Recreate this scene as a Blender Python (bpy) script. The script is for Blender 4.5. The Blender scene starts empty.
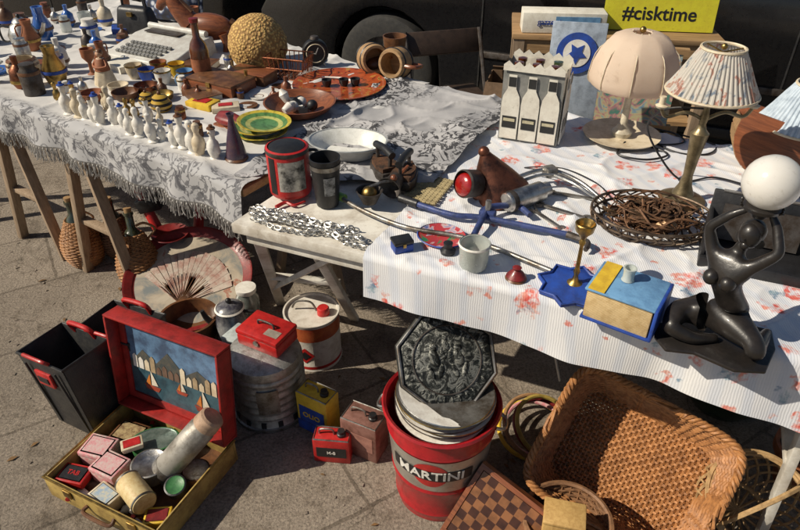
import bpy,bmesh,math,random
from mathutils import Vector,Matrix,Euler,noise
R=random.Random(7)
D=math.radians
SC=bpy.context.scene
COL=SC.collection
pi=math.pi
# ------------------------------------------------------------------ materials
def rgba(c): return (c[0],c[1],c[2],1)
def newmat(name):
    m=bpy.data.materials.new(name); m.use_nodes=True
    nt=m.node_tree; b=nt.nodes["Principled BSDF"]
    return m,nt,b
def ramp(nt,fac,stops,interp='LINEAR'):
    r=nt.nodes.new('ShaderNodeValToRGB'); r.color_ramp.interpolation=interp
    e=r.color_ramp.elements
    e[0].position=stops[0][0]; e[0].color=rgba(stops[0][1])
    e[1].position=stops[-1][0]; e[1].color=rgba(stops[-1][1])
    for p,c in stops[1:-1]:
        n=e.new(p); n.color=rgba(c)
    nt.links.new(fac,r.inputs[0]); return r.outputs[0]
def coords(nt): return nt.nodes.new('ShaderNodeTexCoord').outputs['Object']
def noisen(nt,co,scale,detail=5,rough=.6,dist=0):
    n=nt.nodes.new('ShaderNodeTexNoise'); n.inputs['Scale'].default_value=scale
    n.inputs['Detail'].default_value=detail; n.inputs['Roughness'].default_value=rough
    n.inputs['Distortion'].default_value=dist
    nt.links.new(co,n.inputs['Vector']); return n.outputs['Fac']
def mixc(nt,fac,a,b,mode='MIX'):
    m=nt.nodes.new('ShaderNodeMix'); m.data_type='RGBA'; m.blend_type=mode
    for sock,v in ((m.inputs[0],fac),(m.inputs[6],a),(m.inputs[7],b)):
        if isinstance(v,bpy.types.NodeSocket): nt.links.new(v,sock)
        elif isinstance(v,(int,float)): sock.default_value=v
        else: sock.default_value=rgba(v)
    return m.outputs[2]
def bumpn(nt,b,h,strength,dist=.002):
    n=nt.nodes.new('ShaderNodeBump'); n.inputs['Strength'].default_value=strength
    n.inputs['Distance'].default_value=dist
    nt.links.new(h,n.inputs['Height']); nt.links.new(n.outputs[0],b.inputs['Normal']); return n
_mc={}
def M(c,c2=None,scale=25,rough=.5,metal=0,bump=.25,bs=180,name=None,coat=0,trans=0):
    key=(tuple(c),tuple(c2) if c2 else None,scale,rough,metal,bump,bs,coat,trans)
    if key in _mc: return _mc[key]
    m,nt,b=newmat(name or 'mat_%d'%len(_mc)); co=coords(nt)
    c2=c2 or tuple(x*.6 for x in c)
    f=noisen(nt,co,scale,6,.68)
    col=ramp(nt,f,[(.36,c2),(.58,c)])
    if not trans:
        g=ramp(nt,noisen(nt,co,scale*3.1,5,.75,.5),[(.30,(.45,.40,.34)),(.42,(1,1,1))])
        col=mixc(nt,.45,col,g,'MULTIPLY')
    nt.links.new(col,b.inputs['Base Color'])
    rr=nt.nodes.new('ShaderNodeMapRange'); rr.inputs[3].default_value=max(.04,rough-.14); rr.inputs[4].default_value=min(1,rough+.26)
    nt.links.new(noisen(nt,co,scale*2.3,4),rr.inputs[0]); nt.links.new(rr.outputs[0],b.inputs['Roughness'])
    b.inputs['Metallic'].default_value=metal
    b.inputs['Coat Weight'].default_value=coat; b.inputs['Coat Roughness'].default_value=.12
    b.inputs['Transmission Weight'].default_value=trans
    if bump: bumpn(nt,b,noisen(nt,co,bs,4),bump)
    _mc[key]=m; return m
def translucent(m,amt=.35,col=(.8,.7,.5)):
    nt=m.node_tree; b=nt.nodes["Principled BSDF"]; out=nt.nodes['Material Output']
    t=nt.nodes.new('ShaderNodeBsdfTranslucent'); t.inputs[0].default_value=rgba(col)
    x=nt.nodes.new('ShaderNodeMixShader'); x.inputs[0].default_value=amt
    nt.links.new(b.outputs[0],x.inputs[1]); nt.links.new(t.outputs[0],x.inputs[2]); nt.links.new(x.outputs[0],out.inputs[0])
def wood(c,c2,scale=6,rough=.6,axis=0):
    m,nt,b=newmat('wood_%d'%len(bpy.data.materials)); co=coords(nt)
    mp=nt.nodes.new('ShaderNodeMapping'); s=[14,14,14]; s[axis]=1.2; mp.inputs['Scale'].default_value=s
    nt.links.new(co,mp.inputs[0])
    f=noisen(nt,mp.outputs[0],scale,6,.7,.6)
    nt.links.new(ramp(nt,f,[(.3,c2),(.62,c)]),b.inputs['Base Color'])
    b.inputs['Roughness'].default_value=rough; bumpn(nt,b,f,.4,.001); return m
BLACK=M((.018,.018,.02),(.01,.01,.011),rough=.38)
BLKP=M((.020,.020,.022),(.035,.034,.032),rough=.42,bump=.4)
WHITE=M((.78,.76,.70),(.6,.56,.5),rough=.35)
CREAM=M((.66,.57,.42),(.48,.39,.26),rough=.5)
RED=M((.50,.02,.018),(.32,.012,.012),rough=.38,coat=.2)
DRED=M((.22,.015,.015),(.1,.01,.01),rough=.4,coat=.2)
YEL=M((.74,.50,.04),(.55,.34,.03),rough=.45)
BLUE=M((.02,.07,.36),(.02,.045,.2),rough=.42)
LBLUE=M((.16,.34,.56),(.1,.22,.4),rough=.45)
GREEN=M((.05,.2,.06),(.03,.11,.04),rough=.4)
SILVER=M((.62,.61,.58),(.33,.31,.28),rough=.3,metal=1)
STEEL=M((.36,.35,.33),(.16,.13,.1),rough=.4,metal=.9)
DSTEEL=M((.1,.09,.085),(.05,.035,.025),rough=.5,metal=.6)
BRASS=M((.5,.34,.11),(.22,.14,.05),rough=.32,metal=1)
COPPER=M((.30,.11,.055),(.07,.03,.02),rough=.35,metal=.8)
RUST=M((.15,.07,.035),(.04,.025,.018),rough=.75,metal=.3,bump=.8)
BROWN=M((.16,.07,.03),(.07,.03,.015),rough=.35)
TERRA=M((.34,.12,.05),(.2,.07,.03),rough=.6)
PINK=M((.62,.24,.26),(.6,.5,.45),scale=60,rough=.5)
ALU=M((.46,.46,.44),(.24,.23,.21),rough=.45,metal=.75,bump=.6)
AMBER=M((.12,.03,.006),(.05,.012,.004),rough=.08,coat=1)
ORANGE=M((.55,.18,.03),(.35,.1,.02),rough=.4)
WOODL=wood((.40,.25,.12),(.22,.13,.06)); WOODG=wood((.38,.28,.19),(.2,.14,.09),axis=2)
WOODR=wood((.26,.085,.035),(.09,.03,.015),rough=.35); WOODY=wood((.56,.36,.13),(.38,.22,.07),axis=2)
WICK=M((.44,.20,.07),(.22,.09,.03),scale=45,rough=.5,bump=.5); WICKL=M((.46,.30,.14),(.26,.16,.07),scale=45,rough=.6)
WICKD=M((.18,.09,.045),(.09,.045,.02),scale=45,rough=.6)
GLASSC=M((.75,.78,.75),(.65,.7,.68),rough=.1,trans=.55,bump=0)
PAPER=M((.72,.69,.6),(.6,.56,.47),rough=.8)
# ------------------------------------------------------------------ geometry
def lathe(prof,n=36,mod=None):
    V=[];F=[]
    for i in range(n):
        a=2*pi*i/n
        for j,(r,z) in enumerate(prof):
            k=mod(a,j,i) if mod else 1
            V.append((r*k*math.cos(a),r*k*math.sin(a),z))
    m=len(prof)
    for i in range(n):
        for j in range(m-1):
            a=i*m+j;b=((i+1)%n)*m+j
            F.append((a,b,b+1,a+1))
    return V,F
def boxm(w,d,h,tw=1,td=1):
    V=[]
    for z,sx,sy in ((-h/2,1,1),(h/2,tw,td)):
        for x,y in ((-1,-1),(1,-1),(1,1),(-1,1)): V.append((x*w/2*sx,y*d/2*sy,z))
    return V,[(3,2,1,0),(4,5,6,7),(0,1,5,4),(1,2,6,5),(2,3,7,6),(3,0,4,7)]
def sphere(r,n=24,sz=1): 
    return lathe([(r*math.sin(pi*j/14),-r*sz*math.cos(pi*j/14)) for j in range(15)],n)
def prism(o,h):
    n=len(o);V=[(x,y,0) for x,y in o]+[(x,y,h) for x,y in o]
    return V,[tuple(range(n))[::-1],tuple(range(n,2*n))]+[(i,(i+1)%n,(i+1)%n+n,i+n) for i in range(n)]
def cat(pts,sub=6,closed=False):
    pts=[Vector(p) for p in pts];n=len(pts);o=[]
    rng=range(n if closed else n-1)
    for i in rng:
        if closed: p0,p1,p2,p3=pts[(i-1)%n],pts[i],pts[(i+1)%n],pts[(i+2)%n]
        else: p0,p1,p2,p3=pts[max(i-1,0)],pts[i],pts[i+1],pts[min(i+2,n-1)]
        for k in range(sub):
            t=k/sub
            o.append(.5*((2*p1)+(p2-p0)*t+(2*p0-5*p1+4*p2-p3)*t*t+(3*p1-p0-3*p2+p3)*t**3))
    if not closed:o.append(pts[-1])
    return o
def tube(pts,r,seg=8,closed=False,sub=6):
    P=cat(pts,sub,closed) if sub>1 else [Vector(p) for p in pts]
    n=len(P);V=[];F=[];nrm=None
    for i,p in enumerate(P):
        t=(P[(i+1)%n]-P[i-1]) if closed else (P[min(i+1,n-1)]-P[max(i-1,0)])
        if t.length<1e-9:t=Vector((0,0,1))
        t.normalize()
        if nrm is None:
            nrm=t.orthogonal().normalized()
        nrm=nrm-t*nrm.dot(t)
        if nrm.length<1e-6: nrm=t.orthogonal()
        nrm.normalize();b=t.cross(nrm)
        rr=r if not isinstance(r,(list,tuple)) else r[0]+(r[-1]-r[0])*i/max(1,n-1)
        for k in range(seg):
            a=2*pi*k/seg;V.append(tuple(p+nrm*rr*math.cos(a)+b*rr*math.sin(a)))
    for i in range(n if closed else n-1):
        for k in range(seg):
            a=i*seg+k;b_=i*seg+(k+1)%seg;j=(i+1)%n
            F.append((a,b_,j*seg+(k+1)%seg,j*seg+k))
    if not closed:
        F.append(tuple(range(seg))[::-1]);F.append(tuple(range((n-1)*seg,n*seg)))
    return V,F
def merge(gs):
    V=[];F=[]
    for v,f in gs:
        o=len(V);V+=list(v);F+=[tuple(i+o for i in q) for q in f]
    return V,F
def xf(g,loc=(0,0,0),rot=(0,0,0),sc=(1,1,1)):
    m=Matrix.LocRotScale(Vector(loc),Euler([D(a) for a in rot]),Vector(sc))
    return [tuple(m@Vector(v)) for v in g[0]],g[1]
class Ob:
    def __init__(s,name,x,y,z=0,rz=0,rx=0,ry=0,sc=1):
        e=bpy.data.objects.new(name,None);e.empty_display_size=.05;COL.objects.link(e)
        e.location=(x,y,z);e.rotation_euler=(D(rx),D(ry),D(rz));e.scale=(sc,)*3;s.e=e
    def add(s,part,g,mat,loc=(0,0,0),rot=(0,0,0),sc=(1,1,1),bev=0,ang=40,seg=2):
        g=xf(g,loc,rot,sc)
        me=bpy.data.meshes.new(part)
        bm=bmesh.new()
        vs=[bm.verts.new(v) for v in g[0]]
        for f in g[1]:
            try:bm.faces.new([vs[i] for i in f])
            except ValueError:pass
        bmesh.ops.remove_doubles(bm,verts=bm.verts,dist=1e-5)
        if bev: bmesh.ops.bevel(bm,geom=bm.edges[:],offset=bev,segments=seg,affect='EDGES',profile=.5)
        bmesh.ops.recalc_face_normals(bm,faces=bm.faces)
        bm.to_mesh(me);bm.free()
        me.polygons.foreach_set('use_smooth',[True]*len(me.polygons))
        me.set_sharp_from_angle(angle=D(ang))
        me.materials.append(mat)
        o=bpy.data.objects.new(part,me);COL.objects.link(o);o.parent=s.e;return o
    def drop(s,z=0):
        bpy.context.view_layer.update()
        lo=min((o.matrix_world@Vector(c)).z for o in s.e.children for c in (v.co for v in o.data.vertices))
        s.e.location.z+=z-lo
def textm(txt,size,ext=.0006,align='CENTER',bend=0,sx=1,slope=0):
    cu=bpy.data.curves.new('t','FONT');cu.body=txt;cu.size=size;cu.extrude=ext;cu.align_x=align;cu.align_y='CENTER'
    cu.offset=size*.014
    o=bpy.data.objects.new('t',cu);COL.objects.link(o);bpy.context.view_layer.update()
    me=bpy.data.meshes.new_from_object(o.evaluated_get(bpy.context.evaluated_depsgraph_get()))
    V=[];
    for v in me.vertices:
        x,y,z=v.co;x*=sx
        if bend:
            a=x/bend-pi/2;rr=bend+z+slope*y;V.append((rr*math.cos(a),rr*math.sin(a),y))
        else: V.append((x,-z,y))
    F=[tuple(p.vertices) for p in me.polygons]
    bpy.data.objects.remove(o);return V,F
# ------------------------------------------------------------------ camera / light
H=1.65
cam=bpy.data.cameras.new('camera');co=bpy.data.objects.new('camera',cam);COL.objects.link(co)
co.location=(0,0,H);co.rotation_euler=(D(90-35),0,0);cam.sensor_width=36;cam.lens=29.0;cam.clip_end=500;cam.clip_start=.02
SC.camera=co
sx,sy,sel=-.96,-.20,D(40)
sd=Vector((sx,sy,0)).normalized()*math.cos(sel)+Vector((0,0,math.sin(sel)))
sl=bpy.data.lights.new('sun','SUN');sl.energy=5.0;sl.angle=D(.5);sl.color=(1,.90,.74)
so=bpy.data.objects.new('sun',sl);COL.objects.link(so);so.rotation_euler=(-sd).to_track_quat('-Z','Y').to_euler();so.location=(-4,-3,6)
w=bpy.data.worlds.new('World');SC.world=w;w.use_nodes=True
sk=w.node_tree.nodes.new('ShaderNodeTexSky');sk.sky_type='NISHITA';sk.sun_disc=False;sk.sun_elevation=sel;sk.sun_rotation=math.atan2(sd.x,sd.y)
bg=w.node_tree.nodes['Background'];bg.inputs[1].default_value=.055;w.node_tree.links.new(sk.outputs[0],bg.inputs[0])
SC.view_settings.view_transform='Standard';SC.view_settings.look='None';SC.view_settings.exposure=0
# ------------------------------------------------------------------ ground
m,nt,b=newmat('pavement');cd=coords(nt)
base=ramp(nt,noisen(nt,cd,1.3,8,.7),[(.3,(.24,.20,.155)),(.5,(.34,.285,.225)),(.7,(.41,.35,.28))])
fine=ramp(nt,noisen(nt,cd,120,4,.7),[(.3,(.40,.39,.38)),(.55,(1,1,1)),(.75,(1.25,1.22,1.18))])
c=mixc(nt,1.0,base,fine,'MULTIPLY')
sp=ramp(nt,noisen(nt,cd,9,6,.75,.4),[(.35,(.55,.52,.48)),(.5,(1,1,1))]);c=mixc(nt,.8,c,sp,'MULTIPLY')
st_=ramp(nt,noisen(nt,cd,3.2,3,.6,.8),[(.34,(.5,.48,.46)),(.42,(1,1,1))]);c=mixc(nt,.7,c,st_,'MULTIPLY')
vc=nt.nodes.new('ShaderNodeTexVoronoi');vc.feature='DISTANCE_TO_EDGE';vc.inputs['Scale'].default_value=1.6
dn=nt.nodes.new('ShaderNodeTexNoise');dn.inputs['Scale'].default_value=5;dn.inputs['Detail'].default_value=6;nt.links.new(cd,dn.inputs[0])
s=nt.nodes.new('ShaderNodeVectorMath');s.operation='SCALE';s.inputs[3].default_value=.35;nt.links.new(dn.outputs['Color'],s.inputs[0])
a=nt.nodes.new('ShaderNodeVectorMath');a.operation='ADD';nt.links.new(cd,a.inputs[0]);nt.links.new(s.outputs[0],a.inputs[1]);nt.links.new(a.outputs[0],vc.inputs['Vector'])
crk=ramp(nt,vc.outputs['Distance'],[(.0,(.35,.33,.3)),(.006,(1,1,1))]);c=mixc(nt,.8,c,crk,'MULTIPLY')
br=nt.nodes.new('ShaderNodeTexBrick');mp=nt.nodes.new('ShaderNodeMapping');mp.inputs['Rotation'].default_value=(0,0,D(-31));mp.inputs['Location'].default_value=(.1,.23,0)
nt.links.new(cd,mp.inputs[0])
dv=nt.nodes.new('ShaderNodeVectorMath');dv.operation='ADD'
nz=nt.nodes.new('ShaderNodeTexNoise');nz.inputs['Scale'].default_value=7;nt.links.new(mp.outputs[0],nz.inputs[0])
scn=nt.nodes.new('ShaderNodeVectorMath');scn.operation='SCALE';scn.inputs[3].default_value=.025;nt.links.new(nz.outputs['Color'],scn.inputs[0])
nt.links.new(mp.outputs[0],dv.inputs[0]);nt.links.new(scn.outputs[0],dv.inputs[1]);nt.links.new(dv.outputs[0],br.inputs[0])
br.inputs['Scale'].default_value=1;br.inputs['Brick Width'].default_value=.62;br.inputs['Row Height'].default_value=.42;br.inputs['Mortar Size'].default_value=.006
br.inputs['Color1'].default_value=(1,1,1,1);br.inputs['Color2'].default_value=(.82,.81,.8,1);br.inputs['Mortar'].default_value=(.42,.4,.37,1)
c=mixc(nt,.75,c,br.outputs[0],'MULTIPLY');nt.links.new(c,b.inputs['Base Color']);b.inputs['Roughness'].default_value=.9
bumpn(nt,b,noisen(nt,cd,70,6,.75),1,.008)
g=Ob('pavement',0,0);g.add('slab_surface',([(-60,-60,0),(60,-60,0),(60,60,0),(-60,60,0)],[(0,1,2,3)]),m)
gs=[]
for i in range(420):
    x=R.uniform(-1.8,1.4);y=R.uniform(.7,3);r=R.uniform(.0015,.006)
    gs.append(xf(boxm(r*2,r*1.5,r*.8),(x,y,r*.35),(R.uniform(-20,20),0,R.uniform(0,360))))
Ob('gravel_litter',0,0).add('grit',merge(gs),M((.28,.23,.18),(.12,.1,.08),rough=.9))
gs=[]
for i in range(60):
    x=R.uniform(-1.7,1.2);y=R.uniform(.9,2.4);a=R.uniform(0,6.28);l=R.uniform(.008,.02);dx=math.cos(a)*l;dy=math.sin(a)*l
    gs.append(([(x-dx,y-dy,.002),(x+dy*.4,y-dx*.4,.005),(x+dx,y+dy,.003),(x-dy*.4,y+dx*.4,.006)],[(0,1,2,3)]))
Ob('fallen_leaves',0,0).add('leaves',merge(gs),M((.2,.11,.04),(.1,.06,.03),rough=.9))
# ------------------------------------------------------------------ tables
def V2(a,b,t): return (a[0]+(b[0]-a[0])*t,a[1]+(b[1]-a[1])*t)
def board(ob,part,A,B,C_,D_,z,th,mat):
    o=[A,B,C_,D_];ob.add(part,prism(o,th),mat,(0,0,z-th),bev=.003)
def cloth(ob,part,A,B,C_,D_,z,drop,mat,nu=160,nv=90,nd=16,wr=.0025,wave=.012,hem=.02,seed=0,freq=30,dropend=None):
    ev=Vector((B[0]-A[0],B[1]-A[1],0));L=ev.length;ev.normalize();out=Vector((ev.y,-ev.x,0))
    V=[];F=[]
    rows=[('d',k) for k in range(nd,0,-1)]+[('t',k) for k in range(nv+1)]
    for kind,k in rows:
        for i in range(nu+1):
            u=i/nu
            if kind=='t':
                v=k/nv;p0=V2(A,B,u);p1=V2(D_,C_,u);x,y=V2(p0,p1,v)
                q=noise.noise(Vector((x*7+seed,y*7,0)))*.6+noise.noise(Vector((x*21,y*13+seed,3)))*.25
                rid=1-abs(noise.noise(Vector((x*3.1+seed,y*4.3,9))))*2.4
                rid2=1-abs(noise.noise(Vector((x*5.7+y*3,y*6.1+seed,19))))*3.2
                h=wr*(q+.5)+ (wr*2.4*max(0,rid)**6)+(wr*1.5*max(0,rid2)**5)
                if k==0:h*=.3
                V.append((x,y,z+h))
            else:
                dl=drop if dropend is None else drop+(dropend-drop)*u
                dd=dl*k/nd
                dd+=(hem*noise.noise(Vector((u*L*4+seed,2,0)))*(k/nd))
                p=V2(A,B,u);t=k/nd
                wv=math.sin(u*L*freq+2.6*noise.noise(Vector((u*L*3,seed,0))))*wave*t**.8+noise.noise(Vector((u*L*9,dd*5,seed)))*wave*.8*t
                o_=out*(.008+abs(wave)*.6*t+wv)
                V.append((p[0]+o_.x,p[1]+o_.y,z-dd))
    W=nu+1
    for r in range(len(rows)-1):
        for i in range(nu):
            a=r*W+i;F.append((a,a+1,a+W+1,a+W))
    ob.add(part,(V,F),mat,ang=180)
    return [V[i] for i in range(W)],out
def floral():
    m,nt,b=newmat('floral_cloth');cd=coords(nt)
    base=ramp(nt,noisen(nt,cd,3,5),[(.35,(.60,.61,.65)),(.65,(.76,.755,.75))])
    ck=nt.nodes.new('ShaderNodeTexWave');ck.inputs['Scale'].default_value=7;mp=nt.nodes.new('ShaderNodeMapping');mp.inputs['Rotation'].default_value=(0,0,D(-22));nt.links.new(cd,mp.inputs[0])
    ck.bands_direction='X';nt.links.new(mp.outputs[0],ck.inputs[0]);ck.inputs['Distortion'].default_value=1.2
    f=ramp(nt,ck.outputs['Fac'],[(.5,(0,0,0)),(.9,(1,1,1))])
    sm=nt.nodes.new('ShaderNodeMath');sm.operation='MULTIPLY';sm.inputs[1].default_value=.3;nt.links.new(f,sm.inputs[0])
    c=mixc(nt,sm.outputs[0],base,(.42,.49,.62))
    dn=nt.nodes.new('ShaderNodeTexNoise');dn.inputs['Scale'].default_value=30;dn.inputs['Detail'].default_value=4;nt.links.new(cd,dn.inputs[0])
    s=nt.nodes.new('ShaderNodeVectorMath');s.operation='SCALE';s.inputs[3].default_value=.075;nt.links.new(dn.outputs['Color'],s.inputs[0])
    a=nt.nodes.new('ShaderNodeVectorMath');a.operation='ADD';nt.links.new(cd,a.inputs[0]);nt.links.new(s.outputs[0],a.inputs[1])
    for sc,off,th,c1,c2 in ((7.5,0,.22,(.60,.10,.08),(.66,.28,.22)),(9,5.3,.13,(.16,.24,.34),(.3,.4,.45)),(12,2.7,.17,(.62,.2,.16),(.64,.36,.3))):
        mp=nt.nodes.new('ShaderNodeMapping');mp.inputs['Location'].default_value=(off,off*.7,off*.31);nt.links.new(a.outputs[0],mp.inputs[0])
        v=nt.nodes.new('ShaderNodeTexVoronoi');v.inputs['Scale'].default_value=sc;nt.links.new(mp.outputs[0],v.inputs['Vector'])
        k=ramp(nt,v.outputs['Distance'],[(th,(1,1,1)),(th+.05,(0,0,0))])
        sp=ramp(nt,noisen(nt,cd,60,3),[(.40,(.1,.1,.1)),(.58,(1,1,1))])
        k=mixc(nt,1,k,sp,'MULTIPLY')
        cc=ramp(nt,noisen(nt,cd,45,2),[(.4,c1),(.6,c2)])
        c=mixc(nt,k,c,cc)
    nt.links.new(c,b.inputs['Base Color']);b.inputs['Roughness'].default_value=.8
    wv=nt.nodes.new('ShaderNodeTexWave');wv.inputs['Scale'].default_value=60;wv.inputs['Distortion'].default_value=2;nt.links.new(cd,wv.inputs[0])
    bumpn(nt,b,wv.outputs['Fac'],.25,.0015);return m
def linen(dark=False):
    m,nt,b=newmat('linen');cd=coords(nt)
    base=ramp(nt,noisen(nt,cd,4,7),[(.3,(.46,.455,.45)),(.65,(.66,.645,.62))])
    ln=noisen(nt,cd,13,3,.55,1.6)
    k=ramp(nt,ln,[(.455,(0,0,0)),(.475,(1,1,1)),(.515,(1,1,1)),(.535,(0,0,0))])
    bl=ramp(nt,noisen(nt,cd,20,3,.6,.8),[(.57,(0,0,0)),(.60,(1,1,1))])
    k=mixc(nt,1,k,bl,'ADD')
    if dark:
        base=ramp(nt,noisen(nt,cd,5,6),[(.3,(.28,.28,.29)),(.65,(.48,.47,.47))])
        k2=ramp(nt,noisen(nt,cd,3.0,2),[(.46,(0,0,0)),(.53,(.95,.95,.95))]);k=mixc(nt,1,k,k2,'MULTIPLY')
        base=mixc(nt,k,base,(.035,.035,.04))
    else:
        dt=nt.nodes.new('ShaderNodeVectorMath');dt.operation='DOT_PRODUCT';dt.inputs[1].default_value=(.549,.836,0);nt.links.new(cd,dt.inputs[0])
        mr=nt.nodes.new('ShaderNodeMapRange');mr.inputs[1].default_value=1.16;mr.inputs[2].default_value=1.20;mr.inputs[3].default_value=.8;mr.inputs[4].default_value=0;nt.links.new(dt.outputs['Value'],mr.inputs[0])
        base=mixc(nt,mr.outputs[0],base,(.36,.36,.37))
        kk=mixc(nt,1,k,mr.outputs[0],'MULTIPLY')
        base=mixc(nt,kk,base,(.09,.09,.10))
    nt.links.new(base,b.inputs['Base Color']);b.inputs['Roughness'].default_value=.9
    wv=nt.nodes.new('ShaderNodeTexWave');wv.inputs['Scale'].default_value=110;nt.links.new(cd,wv.inputs[0]);wv.inputs['Distortion'].default_value=4
    bumpn(nt,b,wv.outputs['Fac'],.25,.002);return m
FLOR=floral();LIN=linen();LIND=linen(True)
A1=(-2.38,2.93);B1=(-.46,1.67);C1=(.12,2.55);D1=(-1.67,4.05)
t1=Ob('trestle_table',0,0)
board(t1,'tabletop',A1,B1,C1,D1,.748,.025,WOODL)
def leg(ob,part,p,q,w,mat):
    p=Vector(p);q=Vector(q);L=(q-p).length;g=boxm(w,w*.6,L)
    rot=(q-p).to_track_quat('Z','Y').to_matrix().to_4x4();rot.translation=(p+q)/2
    ob.add(part,([tuple(rot@Vector(v)) for v in g[0]],g[1]),mat,bev=.002)
ev=Vector((.836,-.549,0));pv=Vector((.549,.836,0));B1v=Vector((-.46,1.67,0))
for i,(s,bo) in enumerate(((.22,.5),(.95,.06),(1.45,.06),(2.05,.06))):
    f=B1v-ev*s+pv*bo;bk=f+pv*(.9-bo)
    for j,pp in enumerate((f,bk)):
        for k,sg in enumerate((-1,1)):
            top=pp+Vector((0,0,.70))+ev*.03*sg;bot=pp+ev*.17*sg+pv*(-.02 if j==0 else .02)
            leg(t1,'leg_%d_%d_%d'%(i,j,k),bot,top,.042,WOODG)
        leg(t1,'brace_%d_%d'%(i,j),pp-ev*.11+Vector((0,0,.27)),pp+ev*.11+Vector((0,0,.27)),.035,WOODG)
    leg(t1,'beam_%d'%i,f+Vector((0,0,.695)),bk+Vector((0,0,.695)),.05,WOODG)
tc=Ob('linen_tablecloth',0,0)
hem,out=cloth(tc,'cloth',A1,B1,C1,D1,.754,.115,LIN,seed=3,freq=26,wave=.013,wr=.0045,nu=260)
gs=[]
for i in range(len(hem)-1):
    for k in range(3):
        a=Vector(hem[i]).lerp(Vector(hem[i+1]),k/3);l=R.uniform(.012,.03)
        gs.append(tube([a+Vector((0,0,.004)),a+Vector((R.uniform(-.005,.005),R.uniform(-.005,.005),-l))],R.uniform(.0008,.0014),4,sub=1))
    if i%2==0:
        a=Vector(hem[i]);gs.append(xf(sphere(.0042,8,1.2),tuple(a+Vector((0,0,-.006)))))
        for k in range(6):
            gs.append(tube([a+Vector((0,0,-.006)),a+Vector((R.uniform(-.006,.006),R.uniform(-.006,.006),-.03)),a+Vector((R.uniform(-.008,.008),R.uniform(-.008,.008),-R.uniform(.045,.06)))],R.uniform(.0010,.0016),4,sub=2))
tc.add('fringe',merge(gs),M((.44,.42,.39),(.26,.25,.23),rough=.9))
t2=Ob('folding_table',0,0)
A2=(-.46,1.50);B2=(1.5,.69);C2=(1.95,1.45);D2=(.125,2.53)
TW=M((.66,.64,.58),(.42,.38,.32),rough=.5,scale=9)
board(t2,'tabletop',A2,B2,C2,D2,.738,.03,TW)
e2=Vector((.924,-.382,0));p2=Vector((.382,.924,0));a2=Vector((-.46,1.50,0))
for i,s in enumerate((1.47,1.95)):
    f=a2+e2*s+p2*.08
    leg(t2,'leg_a_%d'%i,f+e2*.04,f+Vector((0,0,.705)),.035,TW)
    leg(t2,'leg_b_%d'%i,f+p2*.6+e2*.07,f+p2*.6+Vector((0,0,.705)),.035,TW)
    leg(t2,'stretcher_%d'%i,f+Vector((0,0,.36))+e2*.02,f+p2*.6+Vector((0,0,.36))+e2*.035,.03,TW)
leg(t2,'apron',a2+e2*.03+p2*.04+Vector((0,0,.685)),a2+e2*1.9+p2*.04+Vector((0,0,.685)),.045,TW)
leg(t2,'leg_c',(-.49,2.08,0),(-.415,1.56,.70),.034,TW);leg(t2,'leg_d',(-.18,1.98,0),(-.27,1.53,.70),.034,TW)
leg(t2,'brace_a',(-.475,1.95,.18),(-.12,1.46,.69),.03,TW);leg(t2,'brace_b',(-.46,1.86,.3),(-.21,1.82,.3),.028,TW)
fc=Ob('floral_tablecloth',0,0)
cloth(fc,'cloth',(-.09,1.345),(1.5,.685),(1.96,1.46),(.40,2.38),.743,.125,FLOR,seed=8,freq=15,wave=.014,wr=.0036,dropend=.21,nu=260,nv=150)
gc=Ob('patterned_tablecloth',0,0)
cloth(gc,'cloth',(-.50,1.76),(.10,1.70),(.44,2.33),(-.04,2.62),.7575,.0,LIND,seed=5,nd=1,wr=.007)
T1=.757;T2=.746;T3=.762
# ------------------------------------------------------------------ vessels
def vessel(name,x,y,z,prof,mat,rz=0,rx=0,ry=0,n=36,extra=None,part='body'):
    o=Ob(name,x,y,z,rz,rx,ry);o.add(part,lathe(prof,n),mat)
    if extra:
        for p,g,mm in extra:o.add(p,g,mm)
    return o
def cupprof(r,h,rb=None,t=.003):
    rb=rb or r*.6
    return [(0,0),(rb,0),(rb*1.05,h*.08),(r*.9,h*.45),(r,h),(r-t,h),(r*.9-t,h*.45),(rb,h*.12),(0,h*.1)]
def handle(r,h,th=.003):
    return tube([(r*.9,0,h*.8),(r*1.35,0,h*.78),(r*1.5,0,h*.5),(r*1.3,0,h*.25),(r*.85,0,h*.25)],th,6)
def patch(w,h,fn,z0,rr,slope,nx=40,ny=10):
    V=[];F=[]
    for i in range(nx+1):
        for j in range(ny+1):
            u=-1+2*i/nx;v=-1+2*j/ny;x,z=fn(u,v,w,h);a=x/rr-pi/2;r=rr+slope*z;V.append((r*math.cos(a),r*math.sin(a),z0+z))
    for i in range(nx):
        for j in range(ny):a=i*(ny+1)+j;F.append((a,a+1,a+ny+2,a+ny+1))
    return V,F
rect_=lambda u,v,w,h:(u*w,v*h)
fp=[(0,0),(.018,0),(.02,.006),(.013,.012),(.018,.03),(.021,.048),(.018,.062),(.010,.072),(.008,.082),(.010,.088),(.0125,.097),(.010,.108),(.003,.113),(0,.114)]
def figurine(x,y,k,col=None,s=1):
    o=Ob('porcelain_figurine',x,y,T1-.002,R.uniform(0,360),rx=R.uniform(-3,3),sc=s)
    o.add('body',lathe(fp,20,lambda a,j,i:1+.12*math.cos(a) if 3<j<8 else 1),col or WHITE)
    o.add('beak',lathe([(0,-.006),(.003,0),(0,.010)],8),M((.5,.3,.12)),(.012,0,.098),(0,90,0))
    o.add('wing_1',sphere(.011,12,1.6),col or WHITE,(0,.015,.042),(15,0,0),(1,.45,1))
    o.add('wing_2',sphere(.011,12,1.6),col or WHITE,(0,-.015,.042),(-15,0,0),(1,.45,1))
    if R.random()<.3:o.add('hat',lathe([(.014,0),(.013,.003),(.007,.004),(.006,.012),(0,.013)],16),R.choice([BRASS,BROWN,BROWN,BLUE]),(0,0,.108))
    return o
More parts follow.
